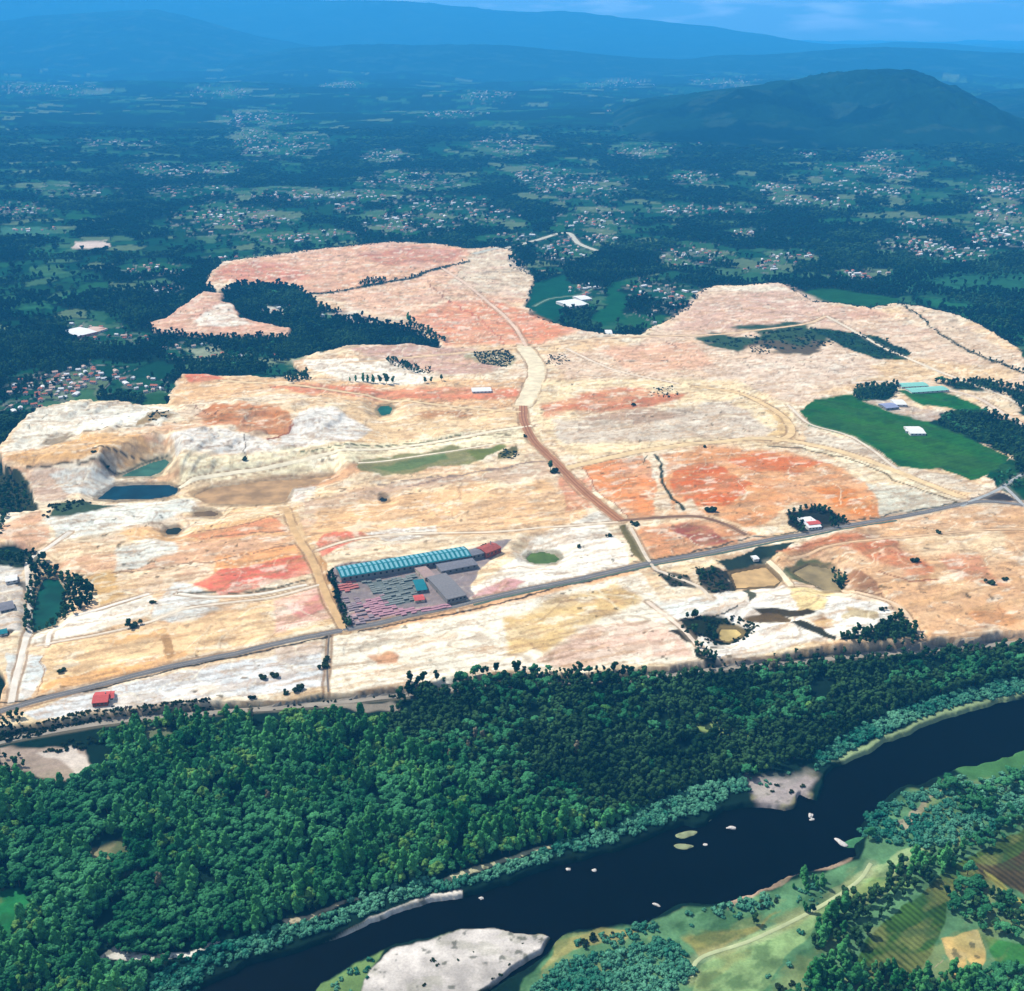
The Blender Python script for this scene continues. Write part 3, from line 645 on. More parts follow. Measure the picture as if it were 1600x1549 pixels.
# mottled clays, washes and spoil inside the quarry
soil = sstep(.22, .42, C[:,0])*mine
ROT = -.34
def blend(sx, sy, a, b, col, amt, seed, oc=5):
    n = fbm(X32, Y32, sx, sy, oct=oc, seed=seed, rot=ROT)
    w = sstep(a, b, n)*amt*soil
    mixc(C, allw, w, srgb(col))
place = sstep(.46, .60, fbm(X32, Y32, 330, oct=3, seed=160))
def blend2(sx, sy, a, b, col, amt, seed, rot):
    n = fbm(X32, Y32, sx, sy, oct=5, seed=seed, rot=rot); w = sstep(a, b, n)*amt*soil
    mixc(C, allw, w, srgb(col))
blend(150, 90, .56, .70, (250,240,222), .50, 61)
blend(110, 60, .60, .72, (214,140,98), .34, 62)
blend(120, 70, .58, .70, (206,202,192), .45, 63)
blend(130, 60, .60, .72, (240,200,140), .40, 64)
blend(36, 22, .62, .74, (190,140,104), .32, 65)
blend(30, 18, .62, .72, (252,246,234), .45, 66)
soil0 = soil; soil = soil*place
blend2(170, 26, .56, .64, (252,240,206), .45, 161, -.36)
blend2(150, 20, .58, .64, (208,160,112), .32, 162, -.30)
blend2(120, 14, .60, .65, (160,138,112), .34, 163, -.42)
blend2(90, 14, .60, .65, (206,122,82), .32, 165, -.2)
soil = soil0
blend(18, 12, .70, .76, (120,108,78), .45, 68)
# graded plots, each pushed to a slightly different clay, with wheel tracks between some of them
pcx = (X32*.93+Y32*.36)/170.0+(n_mid-.5)*.25; pcy = (Y32*.93-X32*.36)/120.0+(nB-.5)*.25
bst = np.full(len(Uf), 9.0, np.float32); scd = bst.copy(); pid = np.zeros(len(Uf), np.float32); fx1, fy1 = np.floor(pcx), np.floor(pcy)
for dx in (-1,0,1):
    for dy in (-1,0,1):
        qx = fx1+dx; qy = fy1+dy; dd = ((qx+_hash(qx,qy,401)*.8+.1-pcx)**2+(qy+_hash(qx,qy,402)*.8+.1-pcy)**2).astype(np.float32); hh_ = _hash(qx,qy,403); nb = dd < bst
        scd = np.where(nb, bst, np.minimum(scd, dd)); pid = np.where(nb, hh_, pid); bst = np.where(nb, dd, bst)
pal = np.array([srgb(c) for c in ((250,232,196),(236,196,150),(244,222,190),(232,222,208),(226,170,126),(250,240,220),(240,206,170),(222,198,170))])
mix_w = soil*.34
C = C*(1-mix_w[:,None])+pal[np.clip((pid*8).astype(int),0,7)]*mix_w[:,None]
edge_ = np.sqrt(scd)-np.sqrt(bst)
w = sstep(.035, .012, edge_)*soil*sstep(.50, .56, fbm(X32, Y32, 200, oct=2, seed=404)); mixc(C, allw, w*.7, srgb((250,232,196)))
w = sstep(.020, .008, np.abs(edge_-.055))*soil*sstep(.52, .58, fbm(X32, Y32, 160, oct=2, seed=405)); mixc(C, allw, w*.5, srgb((140,112,80)))
sat = .5+.5*sstep(.30, .62, fbm(X32, Y32, 55, 26, oct=5, seed=190, rot=-.3))
for P, c, s_, j in S:
    i, w = mask_of(P, s_, j); cl = srgb(c)
    if cl[0] > .30 and cl[0] > cl[1]*1.35: w = w*(.45+.55*sat[i])       # orange and red clays lie patchily over the sand
    mixc(C, i, w*(.94 if cl[0] > .3 else 1), cl)
soil = sstep(.22, .42, C[:,0])*mine
blend(34, 14, .60, .70, (254,248,232), .45, 191)
blend(40, 10, .58, .66, (172,134,98), .42, 192)
blend(54, 7, .60, .65, (140,112,82), .38, 197)
blend(70, 9, .61, .66, (206,164,112), .32, 193)
blend(16, 7, .64, .72, (140,112,82), .35, 194)
pink_n = soil; soil = soil*sstep(560, 500, Vf); blend(90, 40, .50, .70, (226,184,164), .40, 196); soil = pink_n
# quarry edges: the lip of every bench carries a thin darker line, broken here and there
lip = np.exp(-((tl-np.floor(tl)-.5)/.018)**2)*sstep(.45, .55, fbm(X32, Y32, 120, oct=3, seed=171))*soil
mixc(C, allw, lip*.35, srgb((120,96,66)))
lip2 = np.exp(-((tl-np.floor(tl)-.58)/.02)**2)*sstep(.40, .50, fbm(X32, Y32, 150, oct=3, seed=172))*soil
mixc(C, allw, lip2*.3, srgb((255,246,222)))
spk = sstep(.80, .86, fbm(X32, Y32, 11, oct=2, seed=173))*sstep(.42, .6, fbm(X32, Y32, 130, oct=3, seed=174))*soil
mixc(C, allw, spk*.75, srgb((84,72,46)))
for sd_, sc_, wd, col, amt in ((71, 170, .008, (250,240,215), .5), (72, 240, .007, (150,118,88), .45), (73, 90, .010, (205,160,120), .35)):
    n = fbm(X32, Y32, sc_, sc_*.6, oct=3, seed=sd_); w = sstep(wd, wd*.3, np.abs(n-.5))*amt*soil
    mixc(C, allw, w, srgb(col))
for nm, pts, w_, c in ROADS:
    P = smooth_line(pts); xs, ys = gp(P[:,0], P[:,1]); i = bbox_idx(Uf, Vf, P, 60); i = i[(X32[i] > xs.min()-60) & (X32[i] < xs.max()+60)]
    xw_ = X32[i]+(nB[i]-.5)*10; yw_ = Y32[i]+(n_mid[i]-.5)*10
    dd = line_d(xw_, yw_, list(zip(xs, ys))); w = sstep(w_*.5+8, w_*.5+1, dd)*.6*(.4+.6*soil[i]); mixc(C, i, w, (srgb(c)+srgb((214,190,158)))/2)
    far_ = np.clip(Y32[i]/1800, 1, 2); w = sstep(2.6*far_, 1.0, np.abs(dd-(w_*.5+2.2*far_)))*soil[i]*.7*sstep(.30, .45, n_mid[i]); mixc(C, i, w, srgb((140,104,70)))
for pts, wpx, c in DARKLINES:
    i = bbox_idx(Uf, Vf, pts, 12); u, v = WARP[1.0]
    w = sstep(wpx*.75, wpx*.3, line_d(u[i], v[i], pts)); mixc(C, i, w, srgb(c))
for key, lst in PONDS.items():
    for P, c, lab in lst:
        u, v = WARP[1.0]; i = bbox_idx(u, v, P, 14); q = poly_sd(u[i], v[i], P); w = sstep(5.5, 1.5, q)*.65; mixc(C, i, w, srgb(c)*.35+srgb((120,96,66))*.45)
# crop rows and worn grass south of the river
so = sstep(1180, 1260, Vf)*(1-mine)
rows = (.5+.5*np.sin((X32*.86+Y32*.5)*1.0+fbm(X32, Y32, 40, oct=2, seed=88)*5))
vin = np.zeros(len(Uf))
for P in ([(1340,1500),(1380,1450),(1440,1400),(1500,1380),(1470,1450),(1430,1530),(1350,1560)], [(1440,1400),(1470,1372),(1600,1300),(1700,1280),(1700,1400),(1500,1395)]):
    i, w = mask_of(P, 4, 1.0); vin[i] = np.maximum(vin[i], w)
C *= (1-vin*.62*rows*so)[:,None]
gr = fbm(X32, Y32, 30, 18, oct=5, seed=81); C *= (1+(gr-.5)*.9*so*(1-rv))[:,None]
C *= (1+(fbm(X32, Y32, 34, 20, oct=5, seed=82)-.5)*.22*mine)[:,None]
C *= (1+soil[:,None]*np.array([.10,.09,.02])[None,:])
bare = sstep(.30, .48, C[:,0])*(1-mine)*so
n_ = sstep(.56, .66, fbm(X32, Y32, 22, 14, oct=5, seed=83)); mixc(C, allw, n_*bare*.3, srgb((150,150,120)))
n_ = sstep(.66, .74, fbm(X32, Y32, 9, 7, oct=3, seed=84)); mixc(C, allw, n_*bare*.7, srgb((70,76,58)))
grs = so*(1-mine)*(1-bare)*(1-rv)*sstep(.03, .10, C[:,1])
n_ = sstep(.50, .66, fbm(X32, Y32, 46, 20, oct=5, seed=85, rot=-.6)); mixc(C, allw, n_*grs*.45, srgb((150,146,88)))
n_ = sstep(.55, .68, fbm(X32, Y32, 30, 16, oct=5, seed=86, rot=-.6)); mixc(C, allw, n_*grs*.5, srgb((48,88,52)))
fld = mine*(C[:,1] > C[:,0]*2.2)
n_ = sstep(.48, .64, fbm(X32, Y32, 70, 26, oct=5, seed=87, rot=.5)); mixc(C, allw, n_*fld*.5, srgb((58,96,44)))
C *= (1-fld*.16*(.5+.5*np.sin((X32*.5-Y32*.86)*.55)))[:,None]
n_ = sstep(.56, .68, fbm(X32, Y32, 28, 16, oct=5, seed=89)); mixc(C, allw, n_*fld*.4, srgb((24,58,30)))
C = np.clip(C/KEXP, .004, .84)

def grid_mesh(name, X, Y, Z, colors=None):
    nr, nc = X.shape
    me = bpy.data.meshes.new(name); nv = nr*nc
    co = np.empty((nv, 3), np.float32); co[:,0] = X.ravel(); co[:,1] = Y.ravel(); co[:,2] = Z.ravel()
    a = (np.arange(nr-1)[:,None]*nc+np.arange(nc-1)[None,:]).ravel()
    q = np.stack([a, a+1, a+nc+1, a+nc], 1).astype(np.int32)
    me.vertices.add(nv); me.vertices.foreach_set('co', co.ravel())
    me.loops.add(q.size); me.loops.foreach_set('vertex_index', q.ravel())
    me.polygons.add(len(q)); me.polygons.foreach_set('loop_start', np.arange(0, q.size, 4, dtype=np.int32))
    me.polygons.foreach_set('use_smooth', np.ones(len(q), bool))
    me.update(calc_edges=True)
    if colors is not None:
        at = me.color_attributes.new('soil', 'FLOAT_COLOR', 'POINT')
        c4 = np.ones((nv, 4), np.float32); c4[:,:3] = colors; at.data.foreach_set('color', c4.ravel())
    return me
def link(name, me, mat=None, parent=None):
    o = bpy.data.objects.new(name, me); COL.objects.link(o)
    if mat is not None and me is not None: me.materials.append(mat)
    if parent is not None: o.parent = parent
    return o
def tag(o, label=None, cat=None, group=None, kind=None):
    if label: o['label'] = label
    if cat: o['category'] = cat
    if group: o['group'] = group
    if kind: o['kind'] = kind
    return o
me = grid_mesh('ground', X, Y, Z.reshape(NR, NC), C)
tag(link('ground', me, GM), kind='structure')

# ---- hills and mountain ridges, each a solid range of its own
def ridge(name, D, prof, half_front, half_back, seed, cols, rough=.16, foot=-40, step=110):
    P = np.array(prof, float)
    uu = np.linspace(P[0,0], P[-1,0], 420)
    vv = np.interp(uu, P[:,0], P[:,1])
    for _ in range(4): vv[1:-1] = (vv[:-2]+2*vv[1:-1]+vv[2:])/4
    xs, zs = ray_at(uu, vv, D)
    ts = np.concatenate([np.linspace(-1, 0, step), np.linspace(0, 1, step//3)[1:]])
    T, XX = np.meshgrid(ts, xs, indexing='ij'); ZZ = np.meshgrid(ts, zs, indexing='ij')[1]
    YY = D+np.where(T < 0, T*half_front, T*half_back)
    n = fbm(XX, YY, half_front*.22, oct=7, seed=seed, gain=.6)-.5
    n2 = np.abs(fbm(XX, YY, half_front*.22, half_front*.5, oct=5, seed=seed+3)-.5)*2
    prof_t = np.cos(np.clip(np.abs(T), 0, 1)*math.pi/2)**1.35
    edge = np.clip(1-np.abs(T)**2, 0, 1)
    Zr = foot+(ZZ-foot)*prof_t + (n*.55-n2*.30)*(ZZ-foot)*rough*6*edge*np.abs(T)**.6*(prof_t*.8+.2)
    Zr = Zr + n*(ZZ-foot)*.10*np.exp(-(T/.12)**2)
    c1, c2, c3 = [srgb(c) for c in cols]
    m1 = sstep(.42, .62, fbm(XX, YY, 900, 420, oct=5, seed=seed+7))[...,None]
    m2 = sstep(.60, .68, fbm(XX, YY, 260, 160, oct=4, seed=seed+8))[...,None]
    CC = c1*(1-m1)+c2*m1; CC = CC*(1-m2*.7)+c3*m2*.7
    me = grid_mesh(name, XX, YY, Zr, (CC.reshape(-1,3)/KEXP))
    return tag(link(name, me, GM), kind='structure')
ridge('hill', 10300, [(930,200),(985,168),(1030,158),(1100,143),(1160,136),(1220,128),(1290,119),(1340,109),(1390,106),(1425,112),(1450,124),(1480,138),(1520,160),(1560,178),(1620,196),(1700,215)],
      3000, 2600, 5, [(6,28,30),(20,50,42),(46,68,56)], foot=-30, rough=.62)
ridge('hill', 13200, [(1400,190),(1460,170),(1520,152),(1560,146),(1600,150),(1660,142),(1800,150)], 2600, 2600, 31, [(8,32,30),(20,50,38),(44,64,50)], foot=-30, rough=.5)
ridge('hill', 21500, [(380,90),(470,74),(560,70),(680,70),(800,72),(880,80),(1000,90),(1080,94),(1130,88),(1240,84),(1330,76),(1400,74),(1460,76),(1540,82),(1650,84),(1800,96)],
      2600, 3000, 11, [(14,44,36),(20,52,40),(48,76,64)], foot=-60)
ridge('mountain', 25000, [(-420,60),(-200,40),(-60,34),(0,32),(60,26),(120,22),(180,18),(230,17),(290,24),(350,42),(400,56),(470,70),(560,82),(640,95)],
      5000, 5000, 17, [(14,44,34),(22,56,40),(60,80,62)], foot=-60)
ridge('mountain', 33000, [(-700,-40),(-300,-30),(0,-26),(200,-18),(300,-10),(450,2),(560,0),(640,2),(700,9),(790,17),(860,20),(930,23),(1000,29),(1060,36),(1120,44),(1200,56),(1280,68),(1350,70),(1400,66),(1480,68),(1560,76),(1700,82),(1900,90)],
      6500, 6000, 23, [(18,50,38),(26,60,44),(50,74,60)], foot=-60)

# ================================================================ water, islands, roads
def poly_sheet(name, P, z, mat, uneven=0.0, seed=1):
    """flat sheet from a plan outline, its edge resampled and slightly irregular"""
    Q = []
    n = len(P)
    for i in range(n):
        a = np.array(P[i], float); b = np.array(P[(i+1) % n], float)
        k = max(1, int(np.hypot(*(b-a))/8))
        for j in range(k): Q.append(a+(b-a)*j/k)
    Q = np.array(Q); x, y = gp(Q[:,0], Q[:,1])
    cx, cy_ = x.mean(), y.mean()
    me = bpy.data.meshes.new(name)
    me.from_pydata([(x[i], y[i], z) for i in range(len(x))], [], [list(range(len(x)))])
    me.update()
    import bmesh
    bm = bmesh.new(); bm.from_mesh(me); bmesh.ops.triangulate(bm, faces=bm.faces[:])
    for f in bm.faces:
        if f.normal.z < 0: f.normal_flip()
    bm.to_mesh(me); bm.free()
    return link(name, me, mat)
def grow(P, k):
    P = np.array(P, float); c = P.mean(0); d = P-c; r = np.hypot(d[:,0], d[:,1])[:,None]
    return c+d*(1+k/np.maximum(r, 1))
# one broad sheet under the whole river; the banks stand above it
RIV_SHEET = [(180,1640),(300,1520),(500,1440),(725,1370),(900,1320),(1060,1265),(1120,1235),(1240,1225),(1290,1180),(1440,1115),(1560,1075),(1860,1040),
             (1860,1150),(1600,1200),(1440,1250),(1400,1275),(1390,1320),(1350,1370),(1180,1420),(1040,1450),(900,1500),(800,1580),(760,1660)]
water_mat = water('river_water', (3,3,4), .45, .03)
tag(poly_sheet('river', RIV_SHEET, -1.6, water_mat), kind='structure')
PW = {}
for key, lst in PONDS.items():
    for k, (P, c, lab) in enumerate(lst):
        m = water('pond_water', c, .35, .06)
        o = poly_sheet('pond', grow(P, 3.5), -.25, m); tag(o, kind='structure')

def ribbon(name, pts, w, mat, lift=.35, edge=True, cols=3):
    P = smooth_line(pts, 10); x, y = gp(P[:,0], P[:,1])
    # resample evenly
    s = np.concatenate([[0], np.cumsum(np.hypot(np.diff(x), np.diff(y)))]); n = max(4, int(s[-1]/6))
    t = np.linspace(0, s[-1], n); x = np.interp(t, s, x); y = np.interp(t, s, y)
    dx = np.gradient(x); dy = np.gradient(y); l = np.hypot(dx, dy); nx, ny = -dy/l, dx/l
    wob = (fbm(x, y, 25, oct=3, seed=91)-.5)*w*.25
    offs = np.linspace(-.5, .5, cols)
    V_ = []; 
    for o in offs:
        xx = x+nx*(o*w+wob); yy = y+ny*(o*w+wob)
        V_.append(np.stack([xx, yy, hgt(xx, yy)+lift*(1 if abs(o) < .49 else .6)], 1))
    V_ = np.stack(V_, 1); nr = len(x)
    me = bpy.data.meshes.new(name)
    f = [(i*cols+j, i*cols+j+1, (i+1)*cols+j+1, (i+1)*cols+j) for i in range(nr-1) for j in range(cols-1)]
    me.from_pydata([tuple(v) for v in V_.reshape(-1,3)], [], f); me.update()
    if me.polygons[0].normal.z < 0: me.flip_normals()
    return link(name, me, mat)
for k, (nm, pts, w, c) in enumerate(ROADS):
    tag(ribbon(nm, pts, w, plain(nm+'_surface', c, vary=.22 if nm in ('main_road','lower_road') else .3, scale=.06), cols=5), kind='structure')
# wheel ruts of the brown haul road and centre line of the main road
for off, nm in ((-3.2,'haul_rut'), (3.2,'haul_rut')):
    P = smooth_line(ROADS[2][1], 8); x, y = gp(P[:,0], P[:,1]); dx = np.gradient(x); dy = np.gradient(y); l = np.hypot(dx, dy)
    u, v = pp(x-dy/l*off, y+dx/l*off)
    tag(ribbon(nm, list(zip(u[::8], v[::8])), 2.2, plain('rut_soil', (150,98,68)), lift=.6), kind='structure')
tag(ribbon('road_marking', ROADS[0][1], .5, plain('road_paint', (228,226,220)), lift=.6), kind='structure')
tag(ribbon('road_verge', [(u, v+5.2) for u, v in ROADS[0][1][7:15]], 6, plain('verge_grass', (96,112,96), vary=.4), lift=.3), kind='structure')

# ================================================================ mesh helpers for made things
class MB:
    def __init__(s): s.v = []; s.f = []; s.m = []
    def quad(s, *p, mi=0):
        n = len(s.v); s.v += [tuple(q) for q in p]; s.f.append(tuple(range(n, n+len(p)))); s.m.append(mi)
    def box(s, x0, x1, y0, y1, z0, z1, mi=0):
        n = len(s.v); s.v += [(x,y,z) for z in (z0,z1) for y in (y0,y1) for x in (x0,x1)]
        for q in ((0,2,3,1),(4,5,7,6),(0,1,5,4),(2,6,7,3),(0,4,6,2),(1,3,7,5)): s.f.append(tuple(n+i for i in q)); s.m.append(mi)
    def prism(s, poly, y0, y1, mi=0):
        """poly in x,z extruded along y"""
        n = len(s.v); k = len(poly)
        s.v += [(x,y0,z) for x,z in poly]+[(x,y1,z) for x,z in poly]
        s.f.append(tuple(n+i for i in range(k))); s.f.append(tuple(n+k+i for i in reversed(range(k)))); s.m += [mi, mi]
        for i in range(k):
            j = (i+1) % k; s.f.append((n+j, n+i, n+k+i, n+k+j)); s.m.append(mi)
    def build(s, name, mats, parent=None):
        me = bpy.data.meshes.new(name); me.from_pydata(s.v, [], s.f)
        mats = mats if isinstance(mats, (list, tuple)) else [mats]
        for m in mats: me.materials.append(m)
        for p, i in zip(me.polygons, s.m): p.material_index = i
        me.update(); o = bpy.data.objects.new(name, me); COL.objects.link(o)
        if parent is not None: o.parent = parent
        return o
def empty(name, loc, rz=0.0, scale=1.0):
    o = bpy.data.objects.new(name, None); COL.objects.link(o); o.location = loc; o.rotation_euler = (0,0,rz); o.scale = (scale,)*3 if not isinstance(scale, tuple) else scale
    o.empty_display_size = 2; return o
def copy_tree(o, parent=None):
    c = o.copy(); COL.objects.link(c)
    if parent is not None: c.parent = parent
    for ch in list(o.children): copy_tree(ch, c)
    return c

white_wall = plain('white_render', (238,234,226), vary=.1); cream_wall = plain('cream_render', (226,208,180)); brick_wall = plain('brick', (170,92,74)); grey_wall = plain('grey_block', (150,146,142))
tile_roof = plain('red_roof_tiles', (200,120,96), vary=.3, scale=.8); pale_roof = plain('pale_roof_tiles', (222,190,172), vary=.25, scale=.8); white_roof = plain('white_sheet_roof', (240,240,238)); grey_roof = plain('grey_sheet_roof', (128,128,136), vary=.25)
teal_roof = plain('teal_sheet_roof', (34,124,136), vary=.2); glaze = plain('pale_rooflight', (128,186,196), rough=.4, spec=.4); dark_glass = plain('window_glass', (40,48,56), rough=.2, spec=.5); dark_metal = plain('dark_metal', (60,58,58))
red_roof = plain('bright_red_roof', (212,98,92), vary=.25, scale=.5); aqua_roof = plain('aqua_sheet_roof', (140,205,190)); concrete = plain('concrete', (186,184,180)); purple_sheet = plain('purple_grey_sheet', (134,132,134), vary=.2)

def shed(name, Lx, Ly, eave, rise, wall, roof, windows=5, door=True, over=.6, thick=.35, ridge=True, chimney=None, lights=0, light_mat=None, aprons=False):
    """long axis along x, origin at the middle of its base"""
    t = empty(name, (0,0,0))
    b = MB(); hx, hy = Lx/2, Ly/2
    prof = [(-hy,-2),(hy,-2),(hy,eave),(0,eave+rise),(-hy,eave)] if ridge else [(-hy,-2),(hy,-2),(hy,eave+rise),(-hy,eave)]
    n = len(b.v); k = len(prof)
    b.v += [(-hx,y,z) for y,z in prof]+[(hx,y,z) for y,z in prof]
    b.f.append(tuple(reversed(range(k)))); b.f.append(tuple(k+i for i in range(k))); b.m += [0,0]
    for i in range(k):
        if i == 0: continue
        if ridge and i in (2,3): continue
        if (not ridge) and i == 2: continue
        j = (i+1) % k; b.f.append((i, j, k+j, k+i)); b.m.append(0)
    b.build('wall', wall, t)
    r = MB(); ox = hx+over; sl = rise/hy if ridge else rise/Ly
    if ridge:
        for s in (-1, 1):
            ye = s*(hy+over); ze = eave-sl*over
            p = [(-ox,ye,ze+.05),(ox,ye,ze+.05),(ox,0,eave+rise+.05),(-ox,0,eave+rise+.05)]
            q = [(x,y,z+thick) for x,y,z in p]
            n = len(r.v); r.v += p+q
            F = [(0,3,2,1),(4,5,6,7),(0,1,5,4),(1,2,6,5),(3,0,4,7)] if s < 0 else [(0,1,2,3),(7,6,5,4),(0,4,5,1),(1,5,6,2),(3,7,4,0)]
            for f in F: r.f.append(tuple(n+i for i in f)); r.m.append(0)
    else:
        p = [(-ox,-hy-over,eave-sl*over+.05),(ox,-hy-over,eave-sl*over+.05),(ox,hy+over,eave+rise+sl*over+.05),(-ox,hy+over,eave+rise+sl*over+.05)]
        q = [(x,y,z+thick) for x,y,z in p]; r.v += p+q
        for f in [(0,3,2,1),(4,5,6,7),(0,1,5,4),(1,2,6,5),(2,3,7,6),(3,0,4,7)]: r.f.append(f); r.m.append(0)
    rf = r.build('roof', roof, t)
    for k_ in range(lights):
        g = MB(); x = -hx+(k_+.5)*Lx/lights; w = Lx/lights*.26
        for s in (-1, 1):
            a = (.08, .92); ya, yb = s*hy*(1-a[0]), s*hy*(1-a[1]); za, zb = eave+rise*a[0]+thick+.05, eave+rise*a[1]+thick+.05
            p = [(x-w,ya,za),(x+w,ya,za),(x+w,yb,zb),(x-w,yb,zb)]; q = [(u_,v_,z+.35) for u_,v_,z in p]
            n = len(g.v); g.v += p+q
            for f in [(4,5,6,7),(0,1,5,4),(1,2,6,5),(2,3,7,6),(3,0,4,7)]: g.f.append(tuple(n+i for i in f)); g.m.append(0)
        g.build('rooflight', light_mat or glaze, rf)
    for k_ in range(windows):
        x = -hx+(k_+.5)*Lx/windows; w = min(1.6, Lx/windows*.3)
        for s in ((-1,) if Ly < 14 else (-1, 1)):
            g = MB(); y = s*hy
            g.box(x-w, x+w, min(y, y+s*.12), max(y, y+s*.12), eave*.4, eave*.78); g.build('window', dark_glass, t)
    if door:
        g = MB(); g.box(-hx-.15, -hx, -1.2, 1.2, 0, min(3.2, eave*.85)); g.build('door', dark_metal, t)
    if chimney:
        g = MB(); g.box(hx*.5-.6, hx*.5+.6, hy*.3-.6, hy*.3+.6, eave, eave+rise+chimney); g.build('chimney', concrete, rf)
    return t
def put(o, u, v, ang=0.0, dz=0.0, s=None):
    x, y = gp(u, v, 2.0); z = float(hgt(x, y))
    x, y = gp(u, v, z)
    o.location = (float(x), float(y), float(hgt(x, y))+dz); o.rotation_euler = (0,0,ang)
    if s: o.scale = s if isinstance(s, tuple) else (s,s,s)
    return o
def from_corners(A, B, D, zr):
    """front-left, front-right and back-left plan corners at roof height -> centre, angle, length, depth"""
    a = np.array(gp(*A, zr)); b = np.array(gp(*B, zr)); d_ = np.array(gp(*D, zr))
    L_ = np.hypot(*(b-a)); ang = math.atan2(b[1]-a[1], b[0]-a[0]); nrm = np.array([-math.sin(ang), math.cos(ang)])
    dep = float(np.dot(d_-a, nrm)); c = (a+b)/2+nrm*dep/2
    return c, ang, float(L_), dep
LAST = {}
def place_building(name, label, cat, A, B, D, zr, group=None, **k):
    c, ang, L_, dep = from_corners(A, B, D, zr)
    t = shed(name, L_, dep, **k); t.location = (c[0], c[1], float(hgt(c[0], c[1]))); t.rotation_euler = (0,0,ang)
    if name == 'wing':
        h = LAST['house']; t.parent = h; t.matrix_parent_inverse = (mathutils.Matrix.Translation(h.location) @ h.rotation_euler.to_matrix().to_4x4()).inverted(); return t
    LAST['house'] = t; tag(t, label, cat, group); return t

# ---- the brick works
place_building('factory_shed', 'long factory shed with a teal roof crossed by pale rooflight strips', 'factory', (534,913), (736,879), (532,896), 10,
    eave=9, rise=3.2, wall=grey_wall, roof=teal_roof, windows=22, lights=27, over=.8)
place_building('factory_annex', 'low dark grey sheet roofed annex joined to the right front of the teal shed', 'factory', (690,903), (746,892), (688,889), 7,
    eave=6.5, rise=1.2, wall=grey_wall, roof=grey_roof, windows=6)
place_building('storage_hall', 'wide grey roofed hall standing in the brick yard beside the pale wall', 'warehouse', (699,947), (729,940), (680,909), 8,
    eave=7.5, rise=1.5, wall=grey_wall, roof=purple_sheet, windows=5)
place_building('small_shed', 'small teal roofed shed in the middle of the brick yard', 'shed', (652,934), (668,932), (650,917), 5,
    eave=4.5, rise=1.2, wall=grey_wall, roof=teal_roof, windows=2)
place_building('small_shed', 'little red roofed hut right below the small teal shed in the yard', 'shed', (649,949), (664,947), (647,941), 4,
    eave=3.5, rise=1.4, wall=cream_wall, roof=red_roof, windows=1)
place_building('kiln_house', 'red brick kiln building at the upper right end of the teal shed', 'kiln', (760,874), (783,865), (754,862), 10,
    eave=9, rise=2.5, wall=brick_wall, roof=plain('brick_red_sheet', (176,92,80), vary=.3), windows=4, chimney=6)
place_building('kiln_house', 'grey roofed block between the teal shed and the red brick kiln', 'kiln', (738,878), (758,873), (736,868), 9,
    eave=8, rise=1.8, wall=grey_wall, roof=grey_roof, windows=3)
place_building('loading_shed', 'narrow tan roofed loading shed set across the front of the teal shed', 'shed', (664,914), (680,910), (660,894), 6,
    eave=5, rise=1.4, wall=cream_wall, roof=plain('tan_sheet_roof', (176,150,142)), windows=2)
# ---- stacks of bricks in the yard, each stack on its own
def stack_proto(mat):
    t = empty('brick_stack', (0,0,0)); b = MB()
    for k in range(5):
        e = .12*(k % 2)
        b.box(-3.4+e, 3.4-e, -1.8+e, 1.8-e, k*.62+.15, k*.62+.72)
    b.build('bricks', mat, t); p = MB()
    for x in (-2.6, 0, 2.6): p.box(x-.4, x+.4, -1.9, 1.9, 0, .15)
    p.build('pallet', plain('pallet_wood', (120,92,64)), t); return t
pink = plain('pink_bricks', (190,144,154), vary=.25, scale=.4); redb = plain('red_bricks', (196,118,112), vary=.25, scale=.4); slate = plain('grey_green_bricks', (134,142,138), vary=.3, scale=.4); mauve = plain('mauve_bricks', (152,136,142), vary=.25, scale=.4)
c0, ang0, _, _ = from_corners((534,913), (736,879), (532,896), 2)
ca, sa = math.cos(ang0), math.sin(ang0)
for nm, mat, P, lab, prob in [('pink', pink, [(560,952),(600,940),(616,958),(640,962),(700,955),(722,952),(700,962),(640,972),(600,972),(572,966)], 'pink brick stack in the front left corner of the brick yard', .86),
        ('red', redb, [(530,920),(556,914),(560,930),(534,938)], 'red brick stack below the left end of the teal shed', .8),
        ('slate', slate, [(566,920),(648,910),(650,930),(662,936),(650,950),(606,958),(590,940)], 'grey green brick stack in the middle rows of the brick yard', .62),
        ('mauve', mauve, [(536,945),(556,940),(572,966),(600,974),(560,986),(548,982)], 'mauve brick stack at the lower left edge of the brick yard', .7)]:
    proto = stack_proto(mat); first = True
    xs, ys = gp(np.array([p[0] for p in P]), np.array([p[1] for p in P]))
    r_ = np.arange(-150, 150)
    pts = []
    for i in range(-40, 40):
        for j in range(-40, 40):
            x = c0[0]+i*7.6*ca-j*4.6*sa*1.35; y = c0[1]+i*7.6*sa+j*4.6*ca*1.35
            u, v = pp(x, y)
            if poly_sd(np.array([u]), np.array([v]), P)[0] < 0 and random.random() < prob: pts.append((x, y))
    for x, y in pts:
        o = proto if first else copy_tree(proto); first = False
        o.location = (x, y, float(hgt(x, y))); o.rotation_euler = (0,0,ang0+random.uniform(-.05,.05)); o.scale = (1.12,1.25,random.choice((.35,.45,.6,.7)))
        tag(o, lab, 'brick stack', 'brick stacks of the yard, '+nm+' ones')

